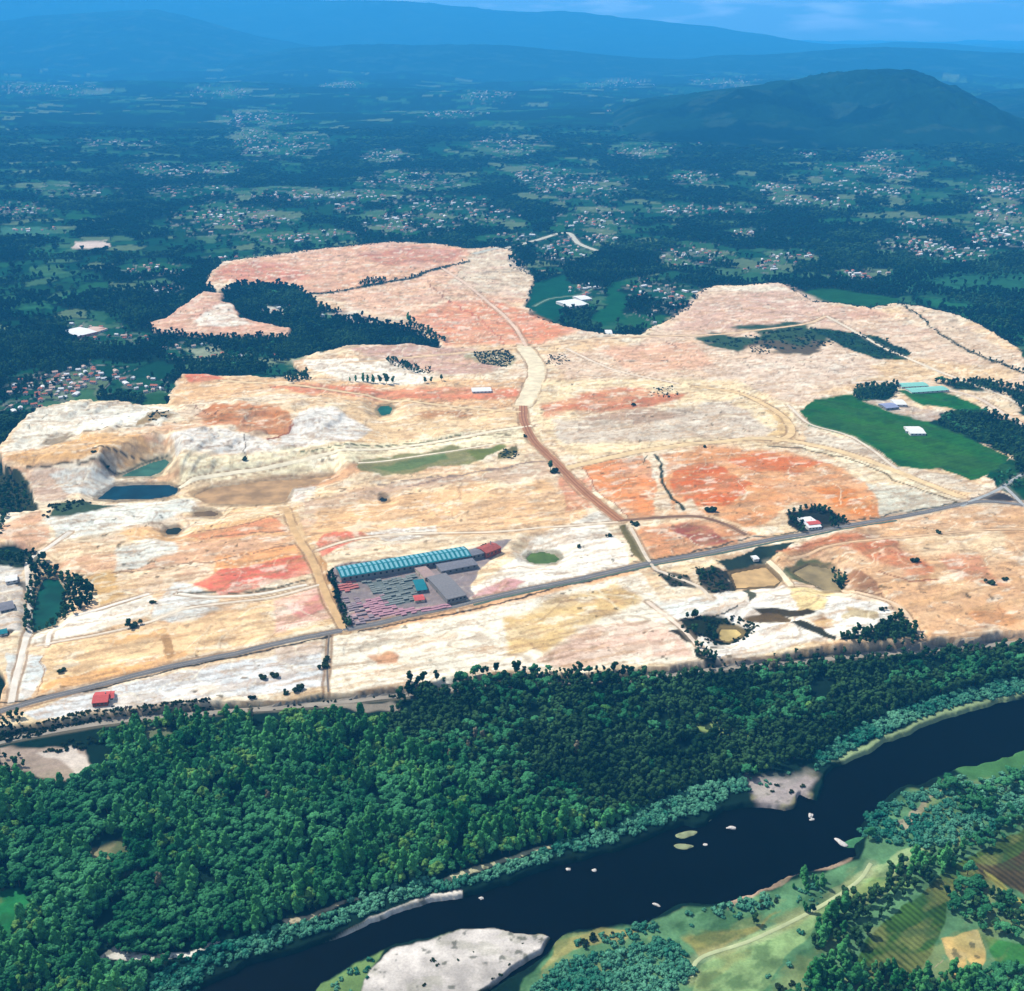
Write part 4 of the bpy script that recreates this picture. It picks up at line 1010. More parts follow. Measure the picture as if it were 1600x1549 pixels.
# ---- other single buildings
place_building('villa', 'white roofed house in the dark green triangle by the main road', 'house', (1263,832), (1283,830), (1258,815), 6, eave=5, rise=2, wall=white_wall, roof=white_roof, windows=4, chimney=1.2)
place_building('wing', 'narrow red roofed front wing of the white roofed house by the main road', 'house', (1264,828), (1282,826), (1263,822), 7, eave=6.2, rise=1, wall=white_wall, roof=red_roof, windows=3)
place_building('farm_hall', 'broad white roofed hall alone in the dark green field', 'barn', (1422,683), (1446,683), (1418,672), 7, eave=5, rise=3, wall=white_wall, roof=white_roof, windows=4)
place_building('wing', 'small white lean-to hall touching the left side of the white field hall', 'barn', (1414,680), (1421,681), (1413,674), 5, eave=4, rise=1.5, wall=white_wall, roof=white_roof, windows=1)
place_building('greenhouse', 'long pale aqua roofed greenhouse along the top of the green field', 'greenhouse', (1424,620), (1482,616), (1420,613), 5, eave=4, rise=1.6, wall=white_wall, roof=aqua_roof, windows=8)
place_building('greenhouse', 'short pale aqua greenhouse just above the long one', 'greenhouse', (1408,612), (1450,610), (1405,606), 5, eave=4, rise=1.6, wall=white_wall, roof=aqua_roof, windows=5)
place_building('farm_shed', 'blue grey roofed shed on the stony strip above the green field', 'shed', (1384,646), (1404,644), (1382,638), 6, eave=5, rise=2, wall=grey_wall, roof=plain('blue_grey_roof', (150,158,190)), windows=3)
place_building('farm_shed', 'white roofed shed at the right end of the stony strip', 'shed', (1398,640), (1416,640), (1396,632), 6, eave=5, rise=2, wall=white_wall, roof=white_roof, windows=2)
place_building('red_farmhouse', 'large red roofed house beside the main road at the lower left', 'house', (146,1112), (170,1110), (140,1096), 6, eave=5.5, rise=3, wall=brick_wall, roof=red_roof, windows=4, chimney=1.5)
place_building('wing', 'smaller red roofed wing at the right of the large red roofed house', 'house', (166,1106), (180,1104), (164,1096), 5, eave=4, rise=2, wall=white_wall, roof=red_roof, windows=2)
place_building('warehouse', 'white roofed warehouse in the dark green woods north of the quarry', 'warehouse', (890,481), (920,477), (888,470), 8, eave=7, rise=2, wall=white_wall, roof=white_roof, windows=6)
place_building('warehouse', 'smaller white roofed warehouse directly above the one in the north woods', 'warehouse', (908,470), (925,468), (907,463), 7, eave=6, rise=2, wall=white_wall, roof=white_roof, windows=3)
place_building('store_building', 'lone white store building just above the sand track north of the quarry', 'store', (947,524), (957,524), (946,517), 6, eave=5, rise=3, wall=white_wall, roof=white_roof, windows=1)
place_building('pump_house', 'tiny white hut on the corner of the settling pond bank', 'hut', (1178,878), (1186,877), (1178,872), 4, eave=3, rise=1, wall=white_wall, roof=white_roof, windows=1)
place_building('barn', 'big pink walled barn with white roof among trees at the far left', 'barn', (122,527), (152,520), (118,514), 7, eave=6, rise=2, wall=plain('pink_wall', (226,150,140)), roof=white_roof, windows=4)
place_building('barn', 'second pale barn right behind the pink walled barn', 'barn', (150,520), (168,514), (148,510), 7, eave=5, rise=2, wall=white_wall, roof=pale_roof, windows=3)
place_building('works_office', 'white long low office beside the small sheds north of the quarry strip', 'office', (738,617), (768,616), (738,611), 5, eave=4, rise=1, wall=white_wall, roof=white_roof, windows=5)

place_building('plant_shed', 'grey roofed shed at the left edge beside the deep green pond', 'shed', (2,962), (24,957), (0,950), 6, eave=5, rise=1.5, wall=grey_wall, roof=grey_roof, windows=3)
place_building('plant_shed', 'small white roofed shed at the left edge above the grey one', 'shed', (10,916), (28,913), (8,908), 5, eave=4, rise=1.2, wall=white_wall, roof=white_roof, windows=2)
place_building('plant_shed', 'teal roofed hut at the left edge below the grey shed', 'shed', (0,1005), (14,1002), (-2,998), 4, eave=3.5, rise=1, wall=white_wall, roof=teal_roof, windows=1)
# ---- vehicles by the red house
def car(mat):
    t = empty('parked_car', (0,0,0)); b = MB()
    b.prism([(-2.2,.35),(2.2,.35),(2.25,.8),(1.3,.95),(-2.1,1.0),(-2.25,.8)], -.9, .9); b.build('body', mat, t)
    g = MB(); g.prism([(-1.8,.96),(1.2,.93),(.5,1.5),(-1.3,1.52)], -.78, .78); g.build('cabin', dark_glass, t)
    for x in (-1.35, 1.35):
        for y in (-.86, .86):
            w = MB(); w.prism([(x+.36*math.cos(a*math.pi/5), .36+.36*math.sin(a*math.pi/5)) for a in range(10)], y-.12, y+.12); w.build('wheel', dark_metal, t)
    return t
for (u, v, c, lab) in [(176,1103,(60,60,66),'dark car parked right of the red roofed house'), (184,1105,(220,220,222),'white car parked beside the dark car near the red house'),
        (197,1105,(120,40,40),'dark red car parked alone on the pale yard'), (204,1104,(90,96,104),'grey car parked at the right end of the short row')]:
    o = car(plain('car_paint', c, rough=.3, spec=.5, vary=.02)); put(o, u, v, random.uniform(0,3)); tag(o, lab, 'car', 'cars parked near the red roofed house')
def excavator():
    t = empty('excavator', (0,0,0)); y = plain('machine_yellow', (230,170,50)); 
    for s in (-1, 1):
        b = MB(); b.prism([(-2.2,.1),(2.2,.1),(2.5,.5),(2.2,.95),(-2.2,.95),(-2.5,.5)], s*1.3-.35, s*1.3+.35); b.build('track', dark_metal, t)
    b = MB(); b.box(-2.2,1.6,-1.4,1.4,1.0,2.2); b.box(-2.2,-.8,-1.3,1.3,2.2,2.7); b.build('body', y, t)
    b = MB(); b.box(.0,1.7,.2,1.4,2.21,3.3); b.build('cab', dark_glass, t)
    b = MB(); b.prism([(1.4,1.8),(1.9,1.5),(5.0,4.6),(4.8,5.2)], -.4, .1); b.prism([(4.7,5.1),(5.1,4.9),(6.6,1.6),(6.2,1.5)], -.35, .05); b.build('arm', y, t)
    b = MB(); b.prism([(6.1,1.7),(6.8,1.6),(7.0,.6),(6.0,.4)], -.7, .4); b.build('bucket', dark_metal, t); return t
for (u, v, lab) in [(265,1103,'yellow excavator on the white strip above the lower road')][:0]:
    tag(put(excavator(), u, v), lab, 'excavator')

# ================================================================ houses of the villages
def house_proto(wall, roof, kind):
    return shed('village_house', *[(13,9.5),(17,10),(24,13)][kind], eave=(5.6,6.2,5.0)[kind], rise=(2.4,2.2,1.8)[kind], wall=wall, roof=roof, windows=(2,3,0)[kind], door=kind < 2, chimney=(1.3,1.0,None)[kind], over=.7)
protos = {(0,'red'): house_proto(white_wall, tile_roof, 0), (1,'red'): house_proto(white_wall, tile_roof, 1), (0,'pale'): house_proto(white_wall, pale_roof, 0),
          (1,'pale'): house_proto(cream_wall, pale_roof, 1), (2,'white'): house_proto(white_wall, white_roof, 2), (0,'white'): house_proto(white_wall, white_roof, 0)}
used = set()
allh = []
rng = random.Random(5)
for vi, (cu, cv, ru, rv_, n) in enumerate(VILL):
    for k in range(int(n*1.12)):
        a = rng.uniform(0, 6.283); q = rng.random()**.6
        u = cu+ru*q*math.cos(a)+rng.gauss(0, ru*.28); v = cv+rv_*q*math.sin(a)+rng.gauss(0, rv_*.25)
        if v > 640: pass
        x, y = gp(u, v); x = float(x); y = float(y)
        if poly_sd(np.array([u]), np.array([v]), MINE)[0] < 4 or poly_sd(np.array([u]), np.array([v]), NW)[0] < 4: continue
        if any((x-h[0])**2+(y-h[1])**2 < 17**2 for h in allh if h[4] == vi): continue
        inview = 0 < u < 1600 and v > 0
        allh.append((x, y, rng.choice([(0,'red'),(0,'red'),(1,'red'),(0,'pale'),(1,'pale'),(2,'white'),(0,'white'),(0,'white')]), rng.uniform(-.5,.5)+(math.pi/2 if rng.random() < .4 else 0)+.25, vi, inview, rng.uniform(.68,1.0)))
allh.sort(key=lambda h: (not h[5], h[1]))
def where(vi):
    cu, cv, ru, rv_, n = VILL[vi]
    side = 'far left' if cu < 320 else 'left' if cu < 640 else 'middle' if cu < 960 else 'right' if cu < 1280 else 'far right'
    if cv > 480 and cu < 560: return {True:'hamlet by the dark wood left of the quarry', False:'hamlet in the wood band above the quarry'}[cu < 250 and cv > 560]
    if cv > 580 and cu > 1400: return 'farm hamlet right of the dark green field'
    band = 'just north of the quarry' if cv > 430 else 'in the near valley' if cv > 370 else 'in the mid valley' if cv > 300 else 'deep in the valley'
    return 'village %s, %s of picture' % (band, side)
RN = {'red':'red','pale':'pale pink','white':'white'}
SZ = {0:'small', 1:'long', 2:'barn-like'}
NIND = 285
for i, h in enumerate(allh[:NIND]):
    key = h[2]
    if key not in used: o = protos[key]; used.add(key)
    else: o = copy_tree(protos[key])
    o.location = (h[0], h[1], float(hgt(h[0], h[1]))); o.rotation_euler = (0,0,h[3]); o.scale = (h[6],)*3
    lab = '%s %s roofed house in %s' % (SZ[key[0]], RN[key[1]], where(h[4]))
    tag(o, lab, 'house', 'houses in '+where(h[4])+', '+RN[key[1]]+' '+str(SZ[key[0]]))
# the rest of the houses, further off: one mass
b = MB()
for h in allh[NIND:]:
    Lx, Ly = [(13,9.5),(17,10),(24,13)][h[2][0]]; s = h[6]*(1.0 if h[1] < 9000 else 1.35); Lx *= s; Ly *= s; e = 5.6*s; r = 2.4*s
    z = float(hgt(h[0], h[1])); c, sn = math.cos(h[3]), math.sin(h[3]); mi = {'red':1,'pale':2,'white':3}[h[2][1]]
    def T(x, y, zz): return (h[0]+x*c-y*sn, h[1]+x*sn+y*c, z+zz)
    hx, hy = Lx/2, Ly/2
    b.quad(T(-hx,-hy,-3),T(hx,-hy,-3),T(hx,-hy,e),T(-hx,-hy,e)); b.quad(T(hx,hy,-3),T(-hx,hy,-3),T(-hx,hy,e),T(hx,hy,e))
    b.quad(T(hx,-hy,-3),T(hx,hy,-3),T(hx,hy,e),T(hx,0,e+r),T(hx,-hy,e)); b.quad(T(-hx,hy,-3),T(-hx,-hy,-3),T(-hx,-hy,e),T(-hx,0,e+r),T(-hx,hy,e))
    b.quad(T(-hx-.6,-hy-.6,e),T(hx+.6,-hy-.6,e),T(hx+.6,0,e+r+.2),T(-hx-.6,0,e+r+.2), mi=mi); b.quad(T(hx+.6,hy+.6,e),T(-hx-.6,hy+.6,e),T(-hx-.6,0,e+r+.2),T(hx+.6,0,e+r+.2), mi=mi)
tag(b.build('distant_houses', [white_wall, tile_roof, pale_roof, white_roof]), 'scattered white and red roofed houses far across the blue valley', 'houses', kind='stuff')

# ================================================================ trees
def ico(sub):
    import bmesh
    bm = bmesh.new(); bmesh.ops.create_icosphere(bm, subdivisions=sub, radius=1.0)
    v = np.array([q.co[:] for q in bm.verts]); f = np.array([[w.index for w in p.verts] for p in bm.faces]); bm.free(); return v, f
I2, I3 = ico(2), ico(3)
def crown_mesh(name, rs, kind, mat):
    """kind: round / tall / dark / shrub. lobes with rough surfaces plus loose leaf clusters"""
    VV, FF = [], []; off = 0
    def add(v, f):
        nonlocal off
        VV.append(v); FF.extend((f+off).tolist()); off += len(v)
    if kind == 'round': lobes = [(rs.normal(0,1.9), rs.normal(0,1.9), rs.uniform(6.5,11.5), rs.uniform(1.6,2.7)) for _ in range(9)]+[(0,0,8.5,3.1)]
    elif kind == 'tall': lobes = [(rs.normal(0,.9), rs.normal(0,.9), 5.0+k*1.7, 2.5*(1-(k/11.0)**3)+.5) for k in range(10)]
    elif kind == 'dark': lobes = [(rs.normal(0,1.3), rs.normal(0,1.3), rs.uniform(5,12.5), rs.uniform(1.4,2.3)) for _ in range(9)]+[(0,0,9,2.6)]
    else: lobes = [(rs.normal(0,1.6), rs.normal(0,1.6), rs.uniform(1.0,2.6), rs.uniform(1.1,1.9)) for _ in range(6)]
    for (x, y, z, r) in lobes:
        v, f = I2
        q = rs.normal(0,1,(4,3)); ph = rs.uniform(0,6,4)
        n = sum(np.sin(v@q[k]*2.6+ph[k]) for k in range(4))*.10 + rs.normal(0,.09,len(v))
        w = v*(1+n)[:,None]*np.array([1,1,.85 if kind != 'tall' else 1.15])*r + np.array([x,y,z])
        add(w, f)
        m = 26
        d = rs.normal(0,1,(m,3)); d /= np.linalg.norm(d,axis=1)[:,None]; d[:,2] = np.abs(d[:,2])*.9-.15
        c = np.array([x,y,z])+d*r*rs.uniform(.95,1.22,(m,1)); s = rs.uniform(.25,.55,m)
        a = rs.normal(0,1,(m,3)); b_ = np.cross(a, d); a /= np.linalg.norm(a,axis=1)[:,None]; b_ /= np.linalg.norm(b_,axis=1)[:,None]
        P = np.stack([c-a*s[:,None], c+b_*s[:,None]*.7, c+a*s[:,None], c-b_*s[:,None]*.7], 1).reshape(-1,3)
        VV.append(P); FF.extend([[off+4*k, off+4*k+1, off+4*k+2, off+4*k+3] for k in range(m)]); off += 4*m
    me = bpy.data.meshes.new(name); me.from_pydata(np.vstack(VV).tolist(), [], FF); me.update(); me.materials.append(mat); return me
def trunk_mesh(name, h, r, rs, limbs=4):
    b = MB(); n = 7
    def limb(p0, p1, r0, r1):
        p0 = np.array(p0, float); p1 = np.array(p1, float); d = p1-p0; d /= np.linalg.norm(d); a = np.cross(d, [0.3,1,.1]); a /= np.linalg.norm(a); c = np.cross(d, a); k0 = len(b.v)
        for p, rr in ((p0, r0), (p1, r1)):
            for i in range(n): t = 6.283*i/n; b.v.append(tuple(p+(a*math.cos(t)+c*math.sin(t))*rr))
        for i in range(n): j = (i+1) % n; b.f.append((k0+i, k0+j, k0+n+j, k0+n+i)); b.m.append(0)
    limb((0,0,-.5), (.1,0,h*.5), r, r*.7); limb((.1,0,h*.5), (0,.1,h), r*.7, r*.25)
    for k in range(limbs):
        a = k*6.283/limbs+.4; z = h*(.45+.1*k); limb((0,0,z), (math.cos(a)*h*.2, math.sin(a)*h*.2, z+h*.22), r*.35, r*.12)
    me = bpy.data.meshes.new(name); me.from_pydata(b.v, [], b.f); me.update(); me.materials.append(bark); return me
bark = plain('bark', (104,84,66))
SPEC = {
 'round': ('broadleaf_tree', leafy('emerald_leaves', (24,82,50), (74,142,92)), 12, 10),
 'lime':  ('broadleaf_tree', leafy('yellowish_leaves', (54,104,48), (112,156,80)), 12, 10),
 'tall':  ('tall_tree', leafy('poplar_leaves', (34,98,52), (88,160,90)), 20, 6),
 'dark':  ('pine_tree', leafy('pine_needles', (22,50,28), (62,98,58)), 13, 8),
 'dry': ('dry_tree', leafy('dry_leaves', (84,80,62), (150,140,112)), 12, 7),
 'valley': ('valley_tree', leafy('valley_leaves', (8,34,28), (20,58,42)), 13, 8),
 'shrub': ('willow_shrub', leafy('willow_leaves', (34,104,84), (98,158,124)), 3.5, 5),
 'scrub': ('shrub', leafy('scrub_leaves', (26,42,24), (60,78,44)), 3.5, 5),
}
PRO = {}
for si, (sp_, (nm, mat, hh, ww)) in enumerate(SPEC.items()):
    rs = np.random.RandomState(30+si); kind = {'lime':'round','scrub':'shrub','valley':'dark','dry':'tall'}.get(sp_, sp_); PRO[sp_] = []
    for k in range(3 if kind != 'shrub' else 2):
        PRO[sp_].append((crown_mesh('crown', rs, kind, mat), trunk_mesh('trunk', {'round':9,'tall':18,'dark':11,'shrub':1.8}[kind], {'round':.42,'tall':.4,'dark':.38,'shrub':.14}[kind], rs, 4 if kind != 'shrub' else 3)))

P_ALL = []      # x, y, species, variant, scale, rot, label key
def scatter(P, spacing, mix, scale, key, seed, excl=(), dens=1.0, edge=0.0, zflat=1.0, clump=0.0):
    rs = np.random.RandomState(seed)
    P = np.array(P, float); gx_, gy_ = gp(P[:,0], P[:,1])
    xs = np.arange(gx_.min()-5, gx_.max()+5, spacing); ys = np.arange(gy_.min()-5, gy_.max()+5, spacing)
    A, B = np.meshgrid(xs, ys); A = A+rs.uniform(-.48,.48,A.shape)*spacing; B = B+rs.uniform(-.48,.48,B.shape)*spacing
    A = A.ravel(); B = B.ravel(); u, v = pp(A, B)
    ok = (poly_sd(u, v, P) < -edge) & (rs.rand(len(A)) < dens)
    for E in excl: ok &= ~(poly_sd(u, v, E) < 0)
    if spacing < 7 and key in ('dark','emerald'): ok &= (fbm(A, B, 26, oct=3, seed=77) < .70)
    if clump: ok &= fbm(A, B, clump, oct=3, seed=seed) > .46
    A, B, u, v = A[ok], B[ok], u[ok], v[ok]
    names = list(mix.keys()); w = np.array(list(mix.values()), float); w /= w.sum()
    zn = fbm(A, B, 90, oct=3, seed=seed+5)
    zn = np.argsort(np.argsort(zn))/max(1, len(zn))      # stands of one kind grow together
    cum = np.cumsum(w)
    pick = np.searchsorted(cum, np.clip(zn*.5+rs.rand(len(A))*.5, 0, .9999))
    for x, y, s_, uu, vv in zip(A, B, pick, u, v):
        P_ALL.append((float(x), float(y), names[s_], rs.randint(3), scale*(.45+1.15*rs.beta(1.7,2.8)), rs.uniform(0,6.28), key, float(uu), float(vv)))

WOOD_MAIN = [(-280,1225),(0,1222),(60,1232),(120,1232),(165,1205),(178,1180),(150,1160),(200,1140),(330,1126),(500,1122),(560,1128),(610,1120),(640,1078),(700,1068),(760,1062),(960,1057),(1060,1062),(1250,1046),(1450,1028),(1720,1004),
   (1720,1070),(1560,1084),(1500,1098),(1420,1128),(1330,1172),(1290,1190),(1240,1196),(1170,1216),(1120,1240),(1060,1268),(960,1310),(860,1336),(780,1362),(700,1384),(600,1420),(480,1466),(340,1520),(230,1560),(100,1640),(-280,1640)]
CLEAR = [[(-60,1405),(30,1395),(42,1440),(18,1466),(-60,1475)], [(148,1506),(178,1480),(192,1497),(240,1500),(300,1487),(352,1468),(352,1476),(300,1498),(240,1512),(180,1516)],
   [(435,1446),(440,1440),(565,1408),(572,1414),(455,1452)], [(688,1380),(690,1372),(800,1338),(862,1318),(864,1328),(800,1352),(700,1386)],
   [(140,1318),(200,1304),(205,1322),(150,1342)], [(135,1345),(190,1328),(200,1342),(140,1362)], [(396,1140),(412,1136),(414,1152),(398,1156)], [(290,1196),(335,1176),(338,1181),(296,1200)], [(1075,1142),(1110,1134),(1122,1150),(1100,1160),(1080,1152)], [(225,1146),(275,1142),(285,1156),(260,1168),(228,1165)]]
def split_zone(P, test):
    return P
# zones inside the big wood: darker pines up the right, emerald broadleaves lower left, willows by the water
ZD = [(600,1050),(1720,990),(1720,1100),(1420,1128),(1290,1188),(1150,1215),(1050,1262),(960,1280),(860,1290),(800,1240),(700,1190),(610,1160)]
ZL = [(-280,1120),(600,1100),(600,1165),(700,1195),(800,1245),(860,1292),(960,1285),(960,1312),(860,1338),(700,1386),(600,1422),(480,1468),(230,1562),(100,1650),(-280,1650)]
BANKN = [[(300,1552),(340,1522),(420,1490),(500,1462),(600,1424),(725,1388),(735,1378),(690,1372),(600,1395),(520,1420),(420,1455),(330,1485),(270,1515),(230,1540),(240,1570)],
         [(725,1390),(800,1368),(870,1344),(960,1320),(1045,1288),(1110,1270),(1140,1248),(1170,1240),(1160,1216),(1080,1235),(1000,1270),(960,1296),(870,1322),(790,1350)],
         [(1285,1205),(1320,1180),(1390,1148),(1440,1125),(1500,1105),(1600,1086),(1700,1070),(1700,1060),(1560,1070),(1440,1100),(1340,1140),(1270,1185)]]
def inside(P): return lambda u, v: poly_sd(u, v, P) < 0
scatter(WOOD_MAIN, 6.9, {'dark':.70,'round':.23,'lime':.04,'dry':.03}, 1.0, 'dark', 101, excl=CLEAR+[ZL]+BANKN)
scatter(WOOD_MAIN, 6.6, {'round':.56,'tall':.18,'lime':.14,'dark':.10,'dry':.02}, 1.0, 'emerald', 102, excl=CLEAR+[ZD]+BANKN)
for k, P in enumerate(BANKN): scatter(P, 4.6, {'shrub':1}, 1.15, 'bank', 110+k, excl=CLEAR, dens=.8)
SB = [[(800,1600),(830,1549),(870,1512),(960,1490),(1040,1468),(1068,1490),(1085,1520),(1060,1549),(1000,1600)]]
scatter(SB[0], 4.4, {'shrub':1}, 1.1, 'southbank', 120, dens=.92)
scatter([(890,1478),(1000,1452),(1100,1425),(1200,1402),(1290,1380),(1280,1395),(1150,1440),(1020,1462),(930,1490)], 5, {'shrub':.8,'scrub':.2}, 1.0, 'southbank', 121, dens=.8, clump=25)
scatter([(1236,1385),(1262,1372),(1290,1382),(1284,1410),(1262,1432),(1240,1408)], 6, {'tall':.5,'shrub':.5}, .6, 'southbank', 124, dens=.9)
SE = [(1345,1290),(1375,1262),(1420,1245),(1500,1216),(1600,1188),(1740,1160),(1740,1262),(1620,1280),(1560,1300),(1500,1325),(1440,1330),(1390,1322),(1350,1316)]
scatter(SE, 5.4, {'shrub':.75,'round':.25}, 1.1, 'seriver', 122, excl=[[(1385,1283),(1440,1262),(1478,1245),(1484,1250),(1440,1272),(1400,1292)], [(1480,1200),(1640,1165),(1640,1196),(1520,1228)]], dens=.9)
ROW = [(1290,1430),(1318,1404),(1372,1386),(1392,1362),(1440,1344),(1500,1322),(1512,1340),(1480,1366),(1440,1390),(1395,1420),(1370,1450),(1342,1495),(1330,1530),(1280,1560),(1262,1540),(1268,1480)]
scatter(ROW, 7.5, {'dark':.6,'tall':.3,'scrub':.1}, .95, 'row', 123, dens=.8)
scatter([(1470,1382),(1500,1365),(1540,1390),(1600,1425),(1720,1470),(1720,1500),(1600,1470),(1535,1468),(1500,1440),(1470,1420)], 7, {'dark':.5,'round':.5}, .9, 'corner', 125, dens=.85)
scatter([(1500,1318),(1600,1262),(1720,1230),(1720,1262),(1600,1296),(1530,1340)], 7, {'round':.5,'dark':.5}, .8, 'corner', 126, dens=.7)
scatter([(1225,1560),(1260,1530),(1335,1512),(1440,1532),(1500,1522),(1560,1516),(1720,1524),(1720,1660),(1200,1660)], 6.6, {'round':.45,'tall':.35,'dark':.2}, .85, 'bottom', 127, dens=.9)
scatter([(1180,1500),(1225,1465),(1265,1448),(1262,1500),(1230,1560),(1190,1600),(1200,1540)], 6, {'shrub':.5,'scrub':.5}, 1.0, 'row', 128, dens=.45, clump=20)
# hedges and copses in and around the quarry
scatter([(1165,1218),(1240,1202),(1282,1200),(1270,1225),(1230,1245),(1185,1245)], 5, {'shrub':.6,'scrub':.4}, .7, 'bank', 129, dens=.3, clump=16)
scatter([(590,1525),(690,1475),(780,1470),(850,1480),(800,1520),(740,1549),(580,1556)], 5, {'scrub':1}, .42, 'southbank', 130, dens=.04)
scatter([(500,1550),(560,1512),(590,1500),(575,1535),(560,1560)], 5, {'shrub':1}, .7, 'southbank', 131, dens=.3)
N_IN = len(P_ALL)
scatter([(-40,1154),(20,1145),(60,1140),(110,1128),(200,1118),(330,1106),(330,1112),(200,1124),(110,1138),(60,1152),(20,1160),(-40,1170)], 3.4, {'scrub':1}, .62, 'hedge', 140, dens=.9)
scatter([(-60,1130),(0,1128),(25,1126),(42,1134),(25,1150),(0,1156),(-60,1160)], 7, {'dark':1}, .7, 'hedge', 141)
scatter([(330,1116),(470,1102),(620,1088),(622,1094),(470,1110),(330,1122)], 7, {'scrub':1}, .6, 'hedge', 142, dens=.35)
scatter([(-60,1190),(20,1182),(44,1190),(40,1210),(0,1222),(-60,1230)], 8, {'dark':1}, .9, 'hedge', 143, dens=.8)
scatter([(60,1175),(110,1160),(160,1156),(170,1164),(120,1176),(70,1186)], 7, {'scrub':1}, 1.0, 'hedge', 144, dens=.4)
scatter([(-60,875),(60,868),(48,892),(-60,888)], 8, {'dark':1}, .8, 'leftpond', 145, dens=.9)
scatter([(46,885),(70,878),(78,890),(128,915),(148,930),(146,958),(110,972),(40,996),(38,960),(50,900)], 7, {'dark':.8,'scrub':.2}, .85, 'leftpond', 146, excl=[grow(PONDS['quarry_pond'][8][0], -2)])
scatter([(-60,735),(0,735),(38,765),(50,800),(20,810),(0,850),(-60,820)], 8, {'dark':.5,'scrub':.5}, .8, 'leftpond', 147, dens=.75)
scatter([(-60,680),(20,650),(60,655),(30,678),(0,705),(-60,720)], 9, {'dark':1}, .9, 'leftpond', 148)
scatter([(68,822),(78,802),(110,795),(150,792),(100,815)], 6, {'scrub':1}, .8, 'leftpond', 149, dens=.5)
scatter([(1062,975),(1120,966),(1152,970),(1187,990),(1152,1014),(1120,1022),(1085,1010),(1066,998)], 6, {'dark':.3,'scrub':.7}, .75, 'sepond', 150, excl=[grow(PONDS['quarry_pond'][6][0], 4)], dens=.7, clump=30)
scatter([(1086,1020),(1105,1025),(1128,1042),(1108,1048),(1088,1035)], 6, {'dark':.6,'scrub':.4}, .7, 'sepond', 151)
scatter([(1110,1046),(1250,1030),(1330,1020),(1330,1026),(1250,1036),(1110,1052)], 6, {'dark':.5,'scrub':.5}, .6, 'sepond', 152, dens=.5)
scatter([(1383,990),(1402,974),(1440,1013),(1440,1020),(1340,1022),(1300,1018)], 7, {'dark':1}, .8, 'sepond', 153)
scatter([(1022,906),(1068,906),(1082,922),(1052,926)], 6, {'scrub':1}, .8, 'sepond', 154, dens=.5)
scatter([(1084,894),(1130,900),(1142,926),(1120,936),(1098,930)], 6, {'scrub':.8,'dark':.2}, .8, 'sepond', 155, dens=.55)
scatter([(1227,813),(1275,800),(1300,810),(1326,826),(1300,836),(1250,840),(1238,830)], 7, {'dark':.7,'scrub':.3}, .75, 'villa', 156, excl=[[(1254,812),(1290,810),(1300,842),(1258,842)]], dens=.85)
scatter([(1300,890),(1320,898),(1318,922),(1300,924)], 6, {'dark':1}, .7, 'sepond', 157, dens=.5)
scatter([(512,908),(519,906),(552,988),(541,992)], 4.2, {'dark':.5,'scrub':.5}, .62, 'ramp', 158, dens=.9)
scatter([(778,722),(800,706),(812,722),(796,730)], 7, {'scrub':.8,'dark':.2}, .8, 'midpit', 159, dens=.55)
scatter([(1100,540),(1170,528),(1250,520),(1308,546),(1240,554),(1150,550)], 12, {'scrub':1}, 1.1, 'midpit', 160, dens=.45)
scatter([(1262,519),(1300,523),(1370,533),(1418,552),(1413,566),(1366,566),(1320,549)], 11, {'scrub':.7,'dark':.3}, .8, 'midpit', 161, dens=.6)
scatter([(740,556),(790,550),(806,565),(792,580),(750,574)], 7, {'scrub':1}, .8, 'midpit', 162, dens=.8)
scatter([(855,560),(880,555),(890,570),(870,580),(852,575)], 6.5, {'scrub':1}, .6, 'midpit', 163, dens=.45)
scatter([(1012,616),(1050,612),(1062,625),(1040,632),(1018,628)], 6.5, {'scrub':1}, .6, 'midpit', 164, dens=.45)
scatter([(1170,548),(1200,546),(1204,562),(1176,562)], 6.5, {'scrub':1}, .6, 'midpit', 165, dens=.45)
scatter([(235,668),(262,658),(275,668),(250,682),(236,684)], 8, {'scrub':1}, .8, 'midpit', 166, dens=.6)
# green enclaves
scatter([(1330,624),(1340,612),(1400,608),(1402,622),(1380,634),(1335,634)], 9, {'dark':1}, .9, 'enclave', 170)
scatter([(1470,655),(1540,650),(1640,690),(1640,760),(1590,748),(1575,722),(1500,686),(1460,672)], 10, {'dark':.8,'round':.2}, .9, 'enclave', 171, dens=.85)
scatter([(1455,604),(1530,600),(1600,612),(1660,650),(1640,680),(1570,626),(1530,616),(1490,614)], 10, {'dark':.8,'round':.2}, .9, 'enclave', 172, dens=.8)
scatter([(1540,755),(1560,740),(1600,745),(1640,770),(1640,790),(1600,780),(1566,770)], 9, {'dark':.5,'round':.5}, .8, 'enclave', 173, dens=.4)
BAND = [(365,482),(370,458),(400,449),(450,450),(480,466),(500,482),(545,496),(600,507),(650,512),(700,540),(640,543),(560,536),(530,546),(480,560),(440,576),(400,586),(300,583),(282,560),(290,535),(440,536),(462,520),(402,505),(378,495)]
scatter(BAND, 9.5, {'dark':.85,'round':.15}, 1.0, 'band', 174, excl=[[(280,548),(345,540),(352,558),(300,568)], [(405,478),(442,483),(448,494),(410,495)], [(500,490),(560,496),(645,510),(640,516),(590,514),(500,505)], [(405,560),(475,566),(455,576),(400,573)], [(540,514),(640,520),(680,536),(620,536),(560,526)]], dens=.74)
scatter([(440,598),(480,590),(488,604),(455,608)], 9, {'dark':1}, .9, 'band', 175)
scatter([(600,567),(640,572),(684,590),(650,589),(610,577)], 7, {'dark':.6,'scrub':.4}, .7, 'band', 176, dens=.8)
